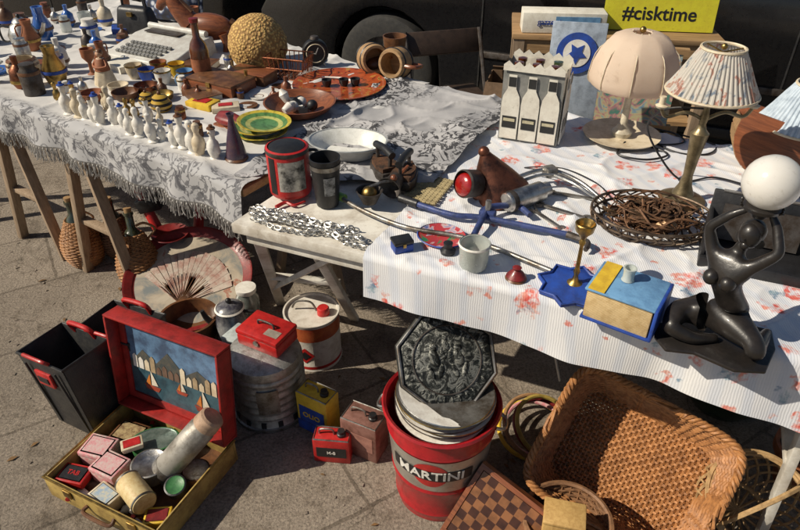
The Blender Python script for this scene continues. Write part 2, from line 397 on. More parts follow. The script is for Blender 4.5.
for i in range(16):
    t=i/15
    figurine(-1.20+.62*t+R.uniform(-.012,.012),2.225-.365*t+R.uniform(-.018,.018),i,R.choice([WHITE,WHITE,WHITE,CREAM]),s=R.uniform(.68,1.05))
for i in range(9):
    t=i/8
    figurine(-1.27+.45*t+R.uniform(-.02,.02),2.34-.21*t+R.uniform(-.015,.015),i,R.choice([WHITE,CREAM,CREAM,WHITE,BRASS]),s=R.uniform(.6,.9))
o=Ob('ceramic_lady_figurine',-1.18,2.54,T1,-20)
o.add('skirt',lathe([(0,0),(.04,0),(.042,.01),(.032,.05),(.018,.08),(.02,.1),(.013,.108),(0,.11)],24,lambda a,j,i:1+.06*math.sin(7*a) if j<4 else 1),CREAM)
o.add('head',sphere(.013,16),M((.6,.35,.22),rough=.4),(0,0,.124));o.add('hair',sphere(.014,16),BROWN,(0,.003,.128))
o.add('arms',tube([(-.02,0,.1),(-.032,-.01,.08),(-.012,-.025,.075),(.012,-.025,.075),(.032,-.01,.08),(.02,0,.1)],.005,6),TERRA)
o.add('shawl',lathe([(.03,.06),(.022,.1),(.01,.11)],20),TERRA)
for (x,y,r,h,mm) in ((-1.16,2.36,.045,.035,TERRA),(-1.04,2.37,.05,.035,BROWN),(-.98,2.43,.045,.04,COPPER),(-1.10,2.46,.04,.03,CREAM),(-.90,2.36,.045,.03,BRASS)):
    vessel('ceramic_bowl',x,y,T1,cupprof(r,h),mm)
for (x,y,mm) in ((-1.02,2.57,BLUE),(-.92,2.64,YEL),(-1.09,2.62,CREAM),(-.95,2.55,WHITE),(-1.0,2.66,TERRA),(-.86,2.55,LBLUE)):
    o=vessel('painted_cup',x,y,T1,cupprof(.034,.055),mm,rz=R.uniform(0,360));o.add('handle',handle(.034,.055),mm);o.add('rim_band',lathe([(.0345,.05),(.035,.056),(.0335,.0565)],30),BRASS)
m,nt,b=newmat('bee_stripe');cd=coords(nt);wv=nt.nodes.new('ShaderNodeTexWave');wv.bands_direction='Z';wv.inputs['Scale'].default_value=16;nt.links.new(cd,wv.inputs[0])
nt.links.new(ramp(nt,wv.outputs['Fac'],[(.45,(.03,.02,.01)),(.5,(.5,.32,.05))]),b.inputs['Base Color']);b.inputs['Roughness'].default_value=.2
for x,y,s in ((-.867,2.25,.9),(-.94,2.31,.7)):
    o=Ob('striped_honey_pot',x,y,T1,sc=s);o.add('pot',lathe([(0,0),(.025,0),(.042,.02),(.044,.035),(.03,.055),(.028,.06),(.032,.062),(.02,.072),(0,.075)],30),m);o.add('knob',sphere(.008,12),BROWN,(0,0,.08))
    o.add('feeler_1',tube([(0,0,.08),(.01,0,.1),(.02,0,.1)],.0015,5),BLACK);o.add('feeler_2',tube([(0,0,.08),(-.01,0,.1),(-.02,0,.1)],.0015,5),BLACK)
o=Ob('carved_wooden_figure',-.63,2.14,T1,-35)
o.add('body',lathe([(0,0),(.02,0),(.028,.04),(.022,.09),(.012,.13),(.018,.15),(.012,.17),(0,.175)],20,lambda a,j,i:1+.15*math.sin(3*a)),DRED,(0,0,.025),(0,90,0))
o.add('base',boxm(.18,.05,.01),WOODR,(.08,0,.004),bev=.002)
o=Ob('paper_packet',-.73,2.30,T1,-25);o.add('pack',boxm(.11,.07,.025),YEL,(0,0,.0125),bev=.003);o.add('label',boxm(.06,.04,.002),RED,(0,0,.0265))
o=Ob('paper_packet',-.64,2.27,T1,15);o.add('pack',boxm(.10,.06,.02),CREAM,(0,0,.01),bev=.003);o.add('label',boxm(.05,.03,.002),RED,(0,0,.0215))
o=Ob('wooden_cigar_box',-.70,2.48,T1,-30);o.add('case',boxm(.23,.14,.045),WOODR,(0,0,.0225),bev=.002);o.add('lid',boxm(.234,.144,.008),BROWN,(0,0,.0495),bev=.002);o.add('clasp',boxm(.02,.005,.018),BRASS,(0,-.073,.042))
o=Ob('wooden_cigar_box',-.60,2.58,T1,-24);o.add('case',boxm(.18,.1,.04),BROWN,(0,0,.02),bev=.002);o.add('lid',boxm(.184,.104,.006),WOODR,(0,0,.0435),bev=.002)
o=Ob('purple_vase',-.515,1.86,T1);o.add('body',lathe([(0,0),(.03,0),(.034,.008),(.03,.03),(.022,.07),(.012,.11),(.008,.135),(.013,.15),(.011,.15),(.006,.135)],30),M((.05,.03,.06),(.09,.05,.06),rough=.2))
o.add('base_ring',lathe([(.036,0),(.038,.005),(.034,.01)],30),BROWN)
m,nt,b=newmat('green_tin_plate');cd=coords(nt);vl=nt.nodes.new('ShaderNodeVectorMath');vl.operation='LENGTH';nt.links.new(cd,vl.inputs[0])
cc=ramp(nt,vl.outputs['Value'],[(.0,(.10,.24,.09)),(.04,(.14,.28,.09)),(.045,(.5,.5,.16)),(.06,(.12,.26,.08)),(.075,(.62,.48,.06))],'CONSTANT')
cc=mixc(nt,.8,cc,ramp(nt,noisen(nt,cd,60,5),[(.35,(.4,.4,.35)),(.55,(1,1,1))]),'MULTIPLY')
nt.links.new(cc,b.inputs['Base Color']);b.inputs['Roughness'].default_value=.3
for k,(dx,dy,dz) in enumerate(((0,0,0),(-.01,.008,.018),(.015,-.01,.036))):
    o=Ob('tin_plate',-.47+dx,2.05+dy,T1+dz,k*40,rx=2*k);o.add('plate',lathe([(0,.002),(.06,.002),(.085,.014),(.09,.016),(.09,.018),(.083,.017),(.058,.005),(0,.005)],48),m)
o=Ob('wooden_bowl',-.36,2.23,T1);o.add('bowl',lathe([(0,0),(.07,0),(.11,.025),(.13,.05),(.124,.05),(.1,.025),(.06,.008),(0,.008)],48),WOODR)
for k in range(12):
    a=R.uniform(0,6.3);rr=R.uniform(0,.08);o.add('trinket_%d'%k,R.choice([sphere(.02,12),lathe([(0,0),(.012,0),(.018,.03),(.006,.05),(0,.05)],14),boxm(.03,.02,.012)]),R.choice([BLACK,WHITE,BRASS,WHITE,BLACK]),(rr*math.cos(a),rr*math.sin(a),.03),(R.uniform(0,90),0,R.uniform(0,360)))
m,nt,b=newmat('painted_tray');cd=coords(nt)
nt.links.new(ramp(nt,noisen(nt,cd,16,3,.6,1.5),[(.36,(.03,.02,.015)),(.42,(.32,.06,.02)),(.6,(.38,.08,.025)),(.63,(.45,.25,.06)),(.7,(.1,.06,.02))]),b.inputs['Base Color']);b.inputs['Roughness'].default_value=.2
o=Ob('painted_round_tray',-.24,2.50,T3,-20);o.add('tray',lathe([(0,.003),(.15,.003),(.17,.012),(.185,.014),(.185,.017),(.168,.016),(.148,.007),(0,.007)],60),m)
for k,(dx,dy) in enumerate(((.02,0),(.06,.02),(-.04,-.03))):
    o.add('bead_cup_%d'%k,lathe(cupprof(.02,.028),20),BLACK,(dx,dy,.007))
o.add('spoon',tube([(-.1,.05,.012),(-.02,.06,.014),(.03,.05,.012)],[.003,.006],6),WHITE)
o=Ob('alarm_clock',-.36,2.76,T1,10)
o.add('case',lathe([(0,-.02),(.05,-.02),(.055,-.01),(.055,.018),(.05,.022),(.05,.018)],36),BLACK,(0,0,.065),(90,0,0))
o.add('face',lathe([(0,0),(.048,0)],36),BLACK,(0,-.0235,.065),(90,0,0))
o.add('dial_ring',lathe([(.036,0),(.038,.002),(.040,0)],36),CREAM,(0,-.024,.065),(90,0,0))
o.add('hand_1',boxm(.003,.002,.03),WHITE,(.006,-.026,.075),(0,25,0));o.add('hand_2',boxm(.003,.002,.022),WHITE,(-.008,-.026,.065),(0,-80,0))
o.add('foot_1',tube([(-.03,0,.02),(-.04,0,0)],.004,6,sub=1),SILVER);o.add('foot_2',tube([(.03,0,.02),(.04,0,0)],.004,6,sub=1),SILVER);o.add('bell',lathe([(0,.015),(.016,.01),(.02,0)],20),DSTEEL,(0,0,.12))
def wirebasket(name,x,y,z,w,d,h,mat,rz=0,r=.0022,n=8):
    o=Ob(name,x,y,z,rz);gs=[]
    for k in range(3):
        zz=h*k/2+.003;f=.85+.075*k
        gs.append(tube([(-w/2*f,-d/2*f,zz),(w/2*f,-d/2*f,zz),(w/2*f,d/2*f,zz),(-w/2*f,d/2*f,zz)],r,6,True,1))
    for i in range(n+1):
        t=-1+2*i/n
        gs.append(tube([(t*w/2,-d/2,h),(t*w/2*.85,-d/2*.85,.003),(t*w/2*.85,d/2*.85,.003),(t*w/2,d/2,h)],r*.7,5,False,1))
        gs.append(tube([(-w/2,t*d/2,h),(-w/2*.85,t*d/2*.85,.003),(w/2*.85,t*d/2*.85,.003),(w/2,t*d/2,h)],r*.7,5,False,1))
    o.add('wires',merge(gs),mat);return o
wirebasket('wire_basket',-.455,2.64,T1,.17,.12,.085,COPPER,-15,r=.003)
for k,(x,y,rz) in enumerate(((-.115,2.68,20),(-.015,2.62,-30))):
    o=Ob('wooden_tankard',x,y,T1+.062,rz,rx=80)
    o.add('body',lathe([(0,-.05),(.055,-.05),(.06,-.04),(.062,0),(.06,.04),(.055,.05),(.045,.05),(.045,-.03),(0,-.03)],30),WOODL)
    o.add('hoop_1',lathe([(.06,-.035),(.064,-.03),(.06,-.02)],30),BLACK);o.add('hoop_2',lathe([(.06,.035),(.064,.03),(.06,.02)],30),BLACK);o.add('handle',tube([(.055,0,.035),(.1,0,.03),(.1,0,-.03),(.055,0,-.035)],.008,8),WOODR)
o=Ob('leather_boot',-.05,2.72,T1,200);o.add('foot',sphere(.04,20,.8),BROWN,(.03,0,.03),sc=(1.8,.9,1));o.add('shaft',lathe([(0,.02),(.04,.02),(.042,.08),(.05,.14),(.046,.14),(.038,.08),(0,.07)],24),BROWN,(-.03,0,0));o.add('sole',boxm(.15,.06,.012),BLACK,(.02,0,.004),bev=.004)
m,nt,b=newmat('crochet');cd=coords(nt);v=nt.nodes.new('ShaderNodeTexVoronoi');v.inputs['Scale'].default_value=85;nt.links.new(cd,v.inputs['Vector'])
nt.links.new(ramp(nt,v.outputs['Distance'],[(.15,(.72,.48,.16)),(.6,(.32,.18,.06))]),b.inputs['Base Color']);b.inputs['Roughness'].default_value=.8;bumpn(nt,b,v.outputs['Distance'],1,-.006)
o=Ob('woven_lampshade',-.575,2.78,T1,ry=-18);o.add('dome',lathe([(.08,0),(.11,.03),(.125,.08),(.12,.13),(.1,.17),(.07,.2),(.035,.215),(0,.22)],48,lambda a,j,i:1+.012*math.sin(24*a)),m);o.add('rim',tube([(.08*math.cos(a),.08*math.sin(a),.004) for a in [k*pi/6 for k in range(12)]],.005,6,True,2),WICKL)
vessel('brown_glass_bottle',-.795,2.57,T1,[(0,0),(.034,0),(.037,.01),(.037,.13),(.03,.155),(.014,.18),(.013,.23),(.016,.232),(.016,.245),(0,.246)],AMBER,extra=[('label',lathe([(.0374,.04),(.0374,.1)],36),TERRA),('cap',lathe([(.017,.235),(.018,.25),(0,.252)],20),DRED)])
o=Ob('carved_wooden_horse',-.87,3.02,T1,-10)
o.add('body',sphere(.075,24,1),WOODR,(0,0,.1),(0,0,0),(1.6,.75,.8))
o.add('neck',tube([(-.08,0,.11),(-.13,0,.17),(-.16,0,.22)],[.05,.03],12),WOODR);o.add('head',tube([(-.155,0,.225),(-.2,0,.2),(-.225,0,.17)],[.032,.016],12),WOODR)
for k,(x,y) in enumerate(((-.08,.035),(-.08,-.035),(.08,.035),(.08,-.035))):o.add('leg_%d'%k,tube([(x,y,.08),(x+.01,y,.04),(x,y,0)],[.022,.012],8),WOODR)
o.add('tail',tube([(.11,0,.13),(.15,0,.1),(.15,0,.04)],[.015,.006],8),BROWN);o.add('ear',lathe([(.008,0),(0,.025)],8),WOODR,(-.15,.012,.24));o.add('mane',tube([(-.07,0,.16),(-.12,0,.21),(-.15,0,.25)],[.015,.01],8),BROWN)
GREYP=M((.6,.6,.56),(.48,.46,.42),rough=.4)
o=Ob('portable_typewriter',-1.07,2.90,T1,-28)
o.add('shell',([(-.2,-.15,0),(.2,-.15,0),(.2,.15,0),(-.2,.15,0),(-.19,-.145,.03),(.19,-.145,.03),(.19,.05,.075),(-.19,.05,.075),(.19,.145,.08),(-.19,.145,.08)],[(3,2,1,0),(0,1,5,4),(4,5,6,7),(7,6,8,9),(2,3,9,8),(1,2,8,6,5),(3,0,4,7,9)]),GREYP,bev=.006)
ks=[]
for r_ in range(4):
    for c_ in range(11):ks.append(xf(boxm(.016,.014,.01),(-.13+c_*.022+r_*.005,-.115+r_*.026,.043+r_*.006),(13,0,0)))
o.add('keys',merge(ks),M((.25,.25,.24)));o.add('display',boxm(.2,.05,.004),DSTEEL,(-.04,.085,.0825));o.add('roller',lathe([(0,-.17),(.014,-.17),(.014,.17),(0,.17)],20),GREYP,(0,.125,.09),(0,90,0))
o=Ob('paper_form',-.93,2.80,T1+.004,10);o.add('sheet',boxm(.16,.22,.0015),PAPER);o.add('print_lines',merge([xf(boxm(.12,.004,.0005),(0,-.09+k*.014,.0012)) for k in range(13)]),DSTEEL)
m,nt,b=newmat('pattern_print');cd=coords(nt);v=nt.nodes.new('ShaderNodeTexVoronoi');v.inputs['Scale'].default_value=28;nt.links.new(cd,v.inputs['Vector'])
nt.links.new(ramp(nt,v.outputs['Distance'],[(.2,(.6,.62,.66)),(.4,(.03,.05,.12)),(.6,(.02,.02,.03))]),b.inputs['Base Color'])
o=Ob('patterned_cushion',-1.17,3.52,T1,-20);o.add('pad',boxm(.3,.12,.2),m,(0,0,.1),(-15,0,0),bev=.035,seg=4);o.add('piping',tube([(-.14,-.05,.02),(.14,-.05,.02),(.14,-.02,.19),(-.14,-.02,.19)],.004,6,True,4),BLACK)
o=Ob('black_handbag',-1.29,3.28,T1,-20);o.add('body',boxm(.22,.1,.13,.8,.6),BLACK,(0,0,.065),bev=.02,seg=3);o.add('strap',tube([(-.07,0,.12),(-.05,0,.19),(.05,0,.19),(.07,0,.12)],.006,8),BLACK);o.add('clasp',boxm(.03,.01,.02),BRASS,(0,-.045,.1))
o=vessel('silver_teapot',-1.74,3.05,T1,[(0,0),(.04,0),(.06,.03),(.065,.06),(.045,.1),(.03,.11),(.033,.115),(.02,.13),(0,.135)],SILVER)
o.add('spout',tube([(.055,0,.04),(.09,0,.07),(.11,0,.11)],[.014,.007],8),SILVER);o.add('handle',tube([(-.05,0,.09),(-.1,0,.09),(-.1,0,.03),(-.06,0,.03)],.005,8),BLACK);o.add('knob',sphere(.009,12),BLACK,(0,0,.14))
vessel('stoneware_pot',-1.55,2.64,T1,[(0,0),(.05,0),(.065,.03),(.06,.065),(.045,.075),(.042,.075),(.05,.06),(.05,.02),(0,.01)],CREAM,extra=[('glaze_band',lathe([(.064,.05),(.056,.072),(.046,.077)],36),BROWN)])
vp=[[(0,0),(.03,0),(.045,.05),(.02,.11),(.025,.14),(.02,.14),(.012,.1),(0,.09)],
 [(0,0),(.035,0),(.036,.08),(.025,.095),(.026,.11),(0,.112)],
 [(0,0),(.028,0),(.01,.015),(.009,.06),(.03,.09),(.032,.13),(.029,.13),(.026,.09),(0,.07)],
 [(0,0),(.05,0),(.06,.015),(.055,.015),(.02,.01),(0,.008)],
 [(0,0),(.02,0),(.035,.03),(.03,.07),(.01,.09),(.012,.12),(0,.122)]]
vn=['ceramic_vase','storage_jar','wine_goblet','ceramic_saucer','perfume_bottle']
BL2=M((.04,.15,.5),(.02,.08,.3),rough=.08,coat=1)
cl=[(-1.79,3.48),(-1.62,3.5),(-1.5,3.42),(-1.66,3.3),(-1.82,3.25),(-1.93,3.12),(-1.5,3.2),(-1.42,3.02),(-1.58,3.02),(-1.34,2.86),(-1.65,2.88),(-1.46,2.78),(-1.78,2.8),(-1.3,2.68),(-1.38,2.56),(-1.5,2.5),(-1.62,2.55),(-1.25,3.0),(-1.32,3.12),(-1.45,3.6),(-1.75,3.68),(-1.9,3.6),(-2.0,3.4),(-1.9,2.9),(-1.7,2.68),(-1.4,2.42),(-1.0,3.2),(-.72,2.95),(-1.7,3.4),(-1.56,3.3),(-1.72,3.18),(-1.46,3.1),(-1.56,2.92),(-1.7,3.0),(-1.38,2.95),(-1.28,2.78),(-1.44,2.66),(-1.6,2.75),
(-.72,2.75),(-.47,2.36),(-.55,2.3),(-.45,2.5),(-.9,2.4),(-.84,2.42),(-1.3,2.46),(-.78,2.16),(-.68,2.05),(-.7,2.68),(-.62,2.48),(-.56,2.18),(-.5,2.24),(-.82,2.34),(-.76,2.4),(-.98,2.36),(-1.22,2.44),(-.5,2.5),(-.42,2.42),(-.54,2.4),(-.6,2.36),(-.86,2.48)]
for i,(x,y) in enumerate(cl):
    k=R.randrange(5) if i<38 else R.choice([3,3,4,1]);s=R.uniform(.6,1.1) if i<38 else R.uniform(.4,.62)
    o=Ob(vn[k],x+R.uniform(-.02,.02),y+R.uniform(-.02,.02),T1-.002,R.uniform(0,360),sc=s)
    mm=R.choice([WHITE,BL2,CREAM,TERRA,SILVER,BRASS,COPPER,WOODR,BROWN,WHITE,GLASSC,BL2,DSTEEL,SILVER]) if i<38 else R.choice([BRASS,COPPER,BROWN,WOODR,WHITE,SILVER,DSTEEL])
    o.add('body',lathe(vp[k],30),mm)
    if k in(0,1,4):o.add('band',lathe([(vp[k][2][0]+.0008,vp[k][2][1]-.006),(vp[k][2][0]+.0012,vp[k][2][1]),(vp[k][2][0]-.0002,vp[k][2][1]+.006)],30),R.choice([BRASS,BLUE,BROWN]))
    if k==0:o.add('handle',tube([(.02,0,.12),(.05,0,.11),(.045,0,.05)],.004,6),mm)
    if k==3:o.add('well_ring',lathe([(.028,.0125),(.03,.0135),(.032,.0135)],30),R.choice([BLUE,BRASS,BROWN]))
for (x,y,c_,rz) in ((-1.55,2.72,WOODR,10),(-1.18,2.74,PAPER,-40),(-.85,2.74,BROWN,-10),(-1.36,3.3,BLUE,20),(-.75,2.38,BROWN,-50)):
    o=Ob('old_book',x,y,T1,rz);o.add('pages',boxm(.13,.095,.022),PAPER,(0,0,.015));o.add('cover_bottom',boxm(.136,.102,.003),c_,(0,0,.002));o.add('cover_top',boxm(.136,.102,.003),c_,(0,0,.028));o.add('spine',boxm(.136,.004,.03),c_,(0,-.052,.015))
# ------------------------------------------------------------------ middle table items
LAB=M((.55,.54,.5),(.05,.05,.05),scale=38,rough=.35,metal=.5)
o=Ob('red_metal_flask',-.315,1.655,T1-.003,18)
o.add('body',lathe([(0,0),(.056,0),(.059,.004),(.060,.012),(.060,.125),(.058,.130),(.060,.134),(.060,.140),(.054,.143),(.052,.136),(0,.134)],48),RED)
o.add('label',patch(.040,.045,rect_,.072,.0606,0),LAB);o.add('dark_stripe',patch(.012,.055,lambda u,v,w,h:(u*w-.062,v*h),.07,.0608,0),BLACK);o.add('rim',lathe([(.0605,.128),(.062,.133),(.0605,.140)],48),DSTEEL);o.add('lid',lathe([(0,.150),(.03,.149),(.05,.142),(.052,.137)],40),BLACK);o.add('handle',tube([(.058,.0,.12),(.085,0,.11),(.085,0,.04),(.058,0,.03)],.005,8),BLACK)
o=Ob('black_tumbler',-.205,1.60,T2-.003,20)
o.add('cup',lathe([(0,0),(.031,0),(.033,.01),(.042,.14),(.043,.145),(.040,.145),(.031,.02),(0,.015)],40),BLACK);o.add('band_top',lathe([(.0416,.115),(.0428,.128),(.0432,.1285)],40),STEEL);o.add('print',patch(.016,.028,rect_,.07,.0388,.08),M((.3,.3,.29),(.03,.03,.03),scale=70))
ov=lambda a,j,i:1/math.sqrt((math.cos(a)/1.0)**2+(math.sin(a)/.74)**2)
ENA=M((.74,.74,.70),(.6,.6,.55),rough=.15)
o=Ob('enamel_oval_dish',-.165,1.885,T3,-8);o.add('dish',lathe([(0,.002),(.085,.002),(.105,.03),(.125,.045),(.127,.048),(.122,.049),(.1,.034),(.08,.008),(0,.007)],60,ov),ENA);o.add('rim',lathe([(.1245,.0465),(.1282,.0478),(.127,.0505),(.122,.05)],60,ov),M((.4,.42,.42),rough=.3))
def iron(x,y,rz):
    o=Ob('antique_flat_iron',x,y,T3-.004,rz)
    out=[(-.06,-.035),(-.02,-.04),(.03,-.03),(.075,0),(.03,.03),(-.02,.04),(-.06,.035)]
    o.add('soleplate',prism(out,.028),DSTEEL,bev=.003);o.add('top_plate',prism([(a*.85,b_*.85) for a,b_ in out],.012),RUST,(0,0,.028))
    o.add('post_1',tube([(-.04,0,.03),(-.045,0,.075)],.006,8,sub=1),DSTEEL);o.add('post_2',tube([(.035,0,.03),(.035,0,.075)],.006,8,sub=1),DSTEEL);o.add('grip',tube([(-.055,0,.078),(-.01,0,.084),(.045,0,.078)],[.012,.011],10),BLACK)
iron(.015,1.705,70);iron(-.05,1.76,120)
o=Ob('hand_coffee_grinder',-.085,1.58,T2,30);o.add('funnel',lathe([(0,.01),(.02,.012),(.035,.045),(.038,.05),(.034,.05),(.015,.02)],30),DSTEEL);o.add('lens',sphere(.022,20),BRASS,(0,0,.04));o.add('crank',tube([(0,0,.06),(.04,0,.065),(.075,0,.06)],.004,8),STEEL);o.add('knob',sphere(.01,12),WOODR,(.078,0,.068))
o=Ob('brass_hand_bell',-.03,1.62,T2,60,ry=78);o.add('bell',lathe([(0,.06),(.01,.06),(.022,.045),(.026,.02),(.036,0),(.033,0),(.02,.03),(0,.05)],30),DSTEEL,(0,0,0));o.add('handle',tube([(0,0,.06),(0,0,.11)],[.008,.005],8,sub=1),WOODR);o.e.location.z+=.035
# loose silver chain
gs=[]
def chain(pts,r=.0042,w=.0012):
    P=cat(pts,14)
    last=P[0];k=0
    for p in P[1:]:
        while (p-last).length>r*1.45:
            d_=(p-last).normalized();last=last+d_*r*1.45;k+=1
            mm=d_.to_track_quat('X','Z').to_matrix()@Euler((D(30+75*(k%2)+R.uniform(-15,15)),0,0)).to_matrix()
            gs.append(tube([last+mm@Vector((r*1.15*math.cos(q*pi/4),r*.7*math.sin(q*pi/4),0)) for q in range(8)],w,5,True,1))
for j in range(7):
    off=-.034+.0113*j;pts=[];lo=R.uniform(0,.05);hi=R.uniform(.92,1)
    for q in range(9):
        t=lo+(hi-lo)*q/8;pts.append((-.425+.335*t+R.uniform(-.012,.012),1.545-.14*t+off+R.uniform(-.016,.016),.008+.009*(j%2)+R.uniform(0,.004)))
    chain(pts,.0085,.0019)
Ob('silver_chain',0,0,.739).add('links',merge(gs),M((.66,.65,.62),(.4,.38,.35),rough=.3,metal=.85,scale=60))
o=Ob('red_ribbon',-.31,1.585,.742,20);o.add('ribbon',tube([(-.04,0,.005),(-.01,.012,.008),(.01,-.008,.006),(.045,.005,.005)],[.006,.003],6),RED)
gs=[]
for i in range(16):
    gs.append(tube([(-.05,-.075+i*.01,.003+.002*(i%2)),(.05,-.075+i*.01,.003+.002*((i+1)%2))],.004,5,sub=1))
for i in range(8):gs.append(tube([(-.045+i*.013,-.08,.006),(-.045+i*.013,.08,.006)],.0015,4,sub=1))
Ob('woven_trivet',.085,1.665,T2+.004,-25).add('strands',merge(gs),M((.42,.34,.18),(.25,.2,.1),rough=.8))
DCOP=M((.20,.075,.045),(.05,.025,.02),rough=.32,metal=.75)
o=Ob('copper_lantern',.245,1.64,T2+.058,0,ry=0)
o.add('shade',lathe([(.012,.085),(.02,.07),(.032,.05),(.06,0),(.085,-.05),(.088,-.056),(.084,-.056),(.055,0),(.03,.04)],44),DCOP,(.02,0,0),(0,-22,0))
o.add('cap',sphere(.016,14),DCOP,(-.013,0,.08))
o.add('lamp_collar',lathe([(.034,-.02),(.038,-.015),(.04,.03),(.036,.035)],36),DSTEEL,(-.045,-.035,.0),(75,0,-55))
o.add('red_lens',sphere(.035,30,.5),M((.34,.01,.008),(.2,.008,.006),rough=.1,coat=1),(-.066,-.05,.002),(75,0,-55))
o=Ob('bent_steel_rod',0,0,T2);o.add('rod',tube([(-.17,1.61,.012),(-.1,1.53,.014),(.02,1.44,.015),(.18,1.385,.014),(.36,1.25,.012)],.0065,10),STEEL);o.add('tip',lathe([(0,0),(.012,0),(.012,.03),(0,.03)],12),M((.25,.45,.1),rough=.4),(-.18,1.622,.012),(0,90,-40))
BTOOL=M((.05,.075,.22),(.03,.045,.11),rough=.45,metal=.2,scale=40)
o=Ob('blue_pipe_wrench',0,0,T2)
o.add('shaft',tube([(.014,1.58,.02),(.136,1.50,.02),(.23,1.48,.02),(.44,1.395,.02)],.0082,10),BTOOL)
o.add('yoke',tube([(.19,1.40,.018),(.22,1.47,.03),(.24,1.52,.03),(.32,1.545,.02),(.35,1.5,.018)],.0085,10),BTOOL)
o.add('jaw',boxm(.045,.028,.025),BTOOL,(.235,1.495,.025),(0,0,-25),bev=.006);o.add('bolt',lathe([(0,0),(.008,0),(.008,.045),(0,.045)],6),STEEL,(.235,1.495,.02));o.add('claw',tube([(.43,1.40,.02),(.47,1.36,.022),(.46,1.33,.018)],[.010,.006],8),DSTEEL)
o.add('grip',tube([(.0,1.59,.02),(.05,1.556,.02)],.012,10,sub=1),BLACK)
o=Ob('bicycle_pump',.355,1.585,T2+.03,32);o.add('barrel',lathe([(0,-.075),(.025,-.075),(.029,-.07),(.029,.05),(.022,.055),(.022,.075),(0,.076)],28),SILVER,rot=(0,90,0));o.add('end_cap',lathe([(.0295,-.066),(.0305,-.06),(.0295,-.05)],28),DSTEEL,rot=(0,90,0))
o=Ob('bicycle_brake_lever',0,0,T2)
for k,(dy,r) in enumerate(((0,.0065),(-.03,.005))):
    o.add('bar_%d'%k,tube([(.285,1.66+dy,.015),(.36,1.70+dy,.035),(.44,1.715+dy,.045),(.52,1.67+dy,.03),(.575,1.575+dy,.012)],r,10),SILVER)
o.add('clamp',boxm(.035,.035,.03),STEEL,(.44,1.705,.045),(0,0,20),bev=.005);o.add('lever',tube([(.44,1.70,.04),(.49,1.62,.05),(.54,1.58,.03)],[.007,.004],8),SILVER);o.add('cable',tube([(.44,1.72,.04),(.38,1.78,.02),(.5,1.8,.008),(.58,1.7,.01),(.6,1.6,.01)],.002,6),BLACK)
for (x,y,rz,s) in ((.45,1.54,-35,1),(.40,1.50,-60,.8),(.50,1.63,-20,.9)):
    o=Ob('spanner',x,y,T2,rz,sc=s);o.add('shaft',boxm(.13,.014,.006),STEEL,(0,0,.006),bev=.002);o.add('ring',lathe([(.008,0),(.015,0),(.015,.008),(.008,.008),(.008,0)],20),STEEL,(.07,0,.003));o.add('jaw_a',boxm(.022,.007,.008),STEEL,(-.072,.008,.006),(0,0,-20));o.add('jaw_b',boxm(.022,.007,.008),STEEL,(-.072,-.008,.006),(0,0,20))
o=Ob('rusty_wire_tray',.665,1.47,T2,-12)
gs=[];ell=lambda r,z,n=20:[(r*math.cos(2*pi*k/n),r*.76*math.sin(2*pi*k/n),z) for k in range(n)]
for r,z in ((.155,.045),(.15,.025),(.13,.006)):gs.append(tube(ell(r,z),.0038,6,True,3))
for k in range(22):
    a=2*pi*k/22;q=a+.16
    gs.append(tube([(.155*math.cos(a),.118*math.sin(a),.045),(.156*math.cos(q),.119*math.sin(q),.025),(.13*math.cos(a),.099*math.sin(a),.006)],.0024,5,sub=3))
    gs.append(tube([(.155*math.cos(a),.118*math.sin(a),.045),(.15*math.cos(a-.16),.114*math.sin(a-.16),.025),(.13*math.cos(a),.099*math.sin(a),.006)],.0024,5,sub=3))
for k in range(-6,7):
    x=k*.02;yy=.1*math.sqrt(max(0,1-(x/.135)**2));gs.append(tube([(x,-yy,.006),(x,yy,.006)],.002,5,sub=1))
o.add('filigree_wires',merge(gs),M((.2,.15,.11),(.07,.045,.03),rough=.45,metal=.8))
gs=[]
for k in range(90):
    r=R.uniform(.02,.10);cx=R.uniform(-.05,.05);cy=R.uniform(-.03,.03);z=R.uniform(.012,.06);ph=R.uniform(0,6);e=R.uniform(.4,.95)
    pts=[(cx+r*math.cos(ph+q*.7)+R.uniform(-.012,.012),cy+r*e*math.sin(ph+q*.7)+R.uniform(-.012,.012),max(.008,z+R.uniform(-.018,.018))) for q in range(R.randrange(4,9))]
    gs.append(tube(pts,R.uniform(.0012,.0036),5,sub=3))
o.add('tangled_wire',merge(gs),M((.2,.10,.05),(.06,.035,.022),rough=.6,metal=.4,bump=.8))
gs=[]
for k in range(26):
    a=R.uniform(0,6.28);r=R.uniform(.05,.13);gs.append(xf(lathe([(0,0),(.008,.001),(.011,.004),(.008,.004),(0,.003)],10),(r*math.cos(a),r*.75*math.sin(a),R.uniform(.02,.06)),(R.uniform(-60,60),R.uniform(-60,60),0),(1.4,.8,1)))
o.add('metal_leaves',merge(gs),M((.25,.16,.09),(.08,.05,.03),rough=.4,metal=.8))
m,nt,b=newmat('painted_plate');cd=coords(nt)
nt.links.new(ramp(nt,noisen(nt,cd,26,3,.5,.8),[(.38,(.04,.2,.1)),(.43,(.42,.05,.05)),(.55,(.4,.04,.06)),(.58,(.55,.4,.4)),(.66,(.1,.15,.35))]),b.inputs['Base Color']);b.inputs['Roughness'].default_value=.25
el2=lambda a,j,i:1/math.sqrt(math.cos(a)**2+(math.sin(a)/.75)**2)
o=Ob('painted_saucer',.108,1.405,T2,-20,rx=8);o.add('saucer',lathe([(0,.004),(.05,.004),(.063,.012),(.064,.016),(.05,.009),(0,.008)],40,el2),m);o.add('rim',lathe([(.0625,.012),(.066,.0145),(.063,.017)],40,el2),BLUE)
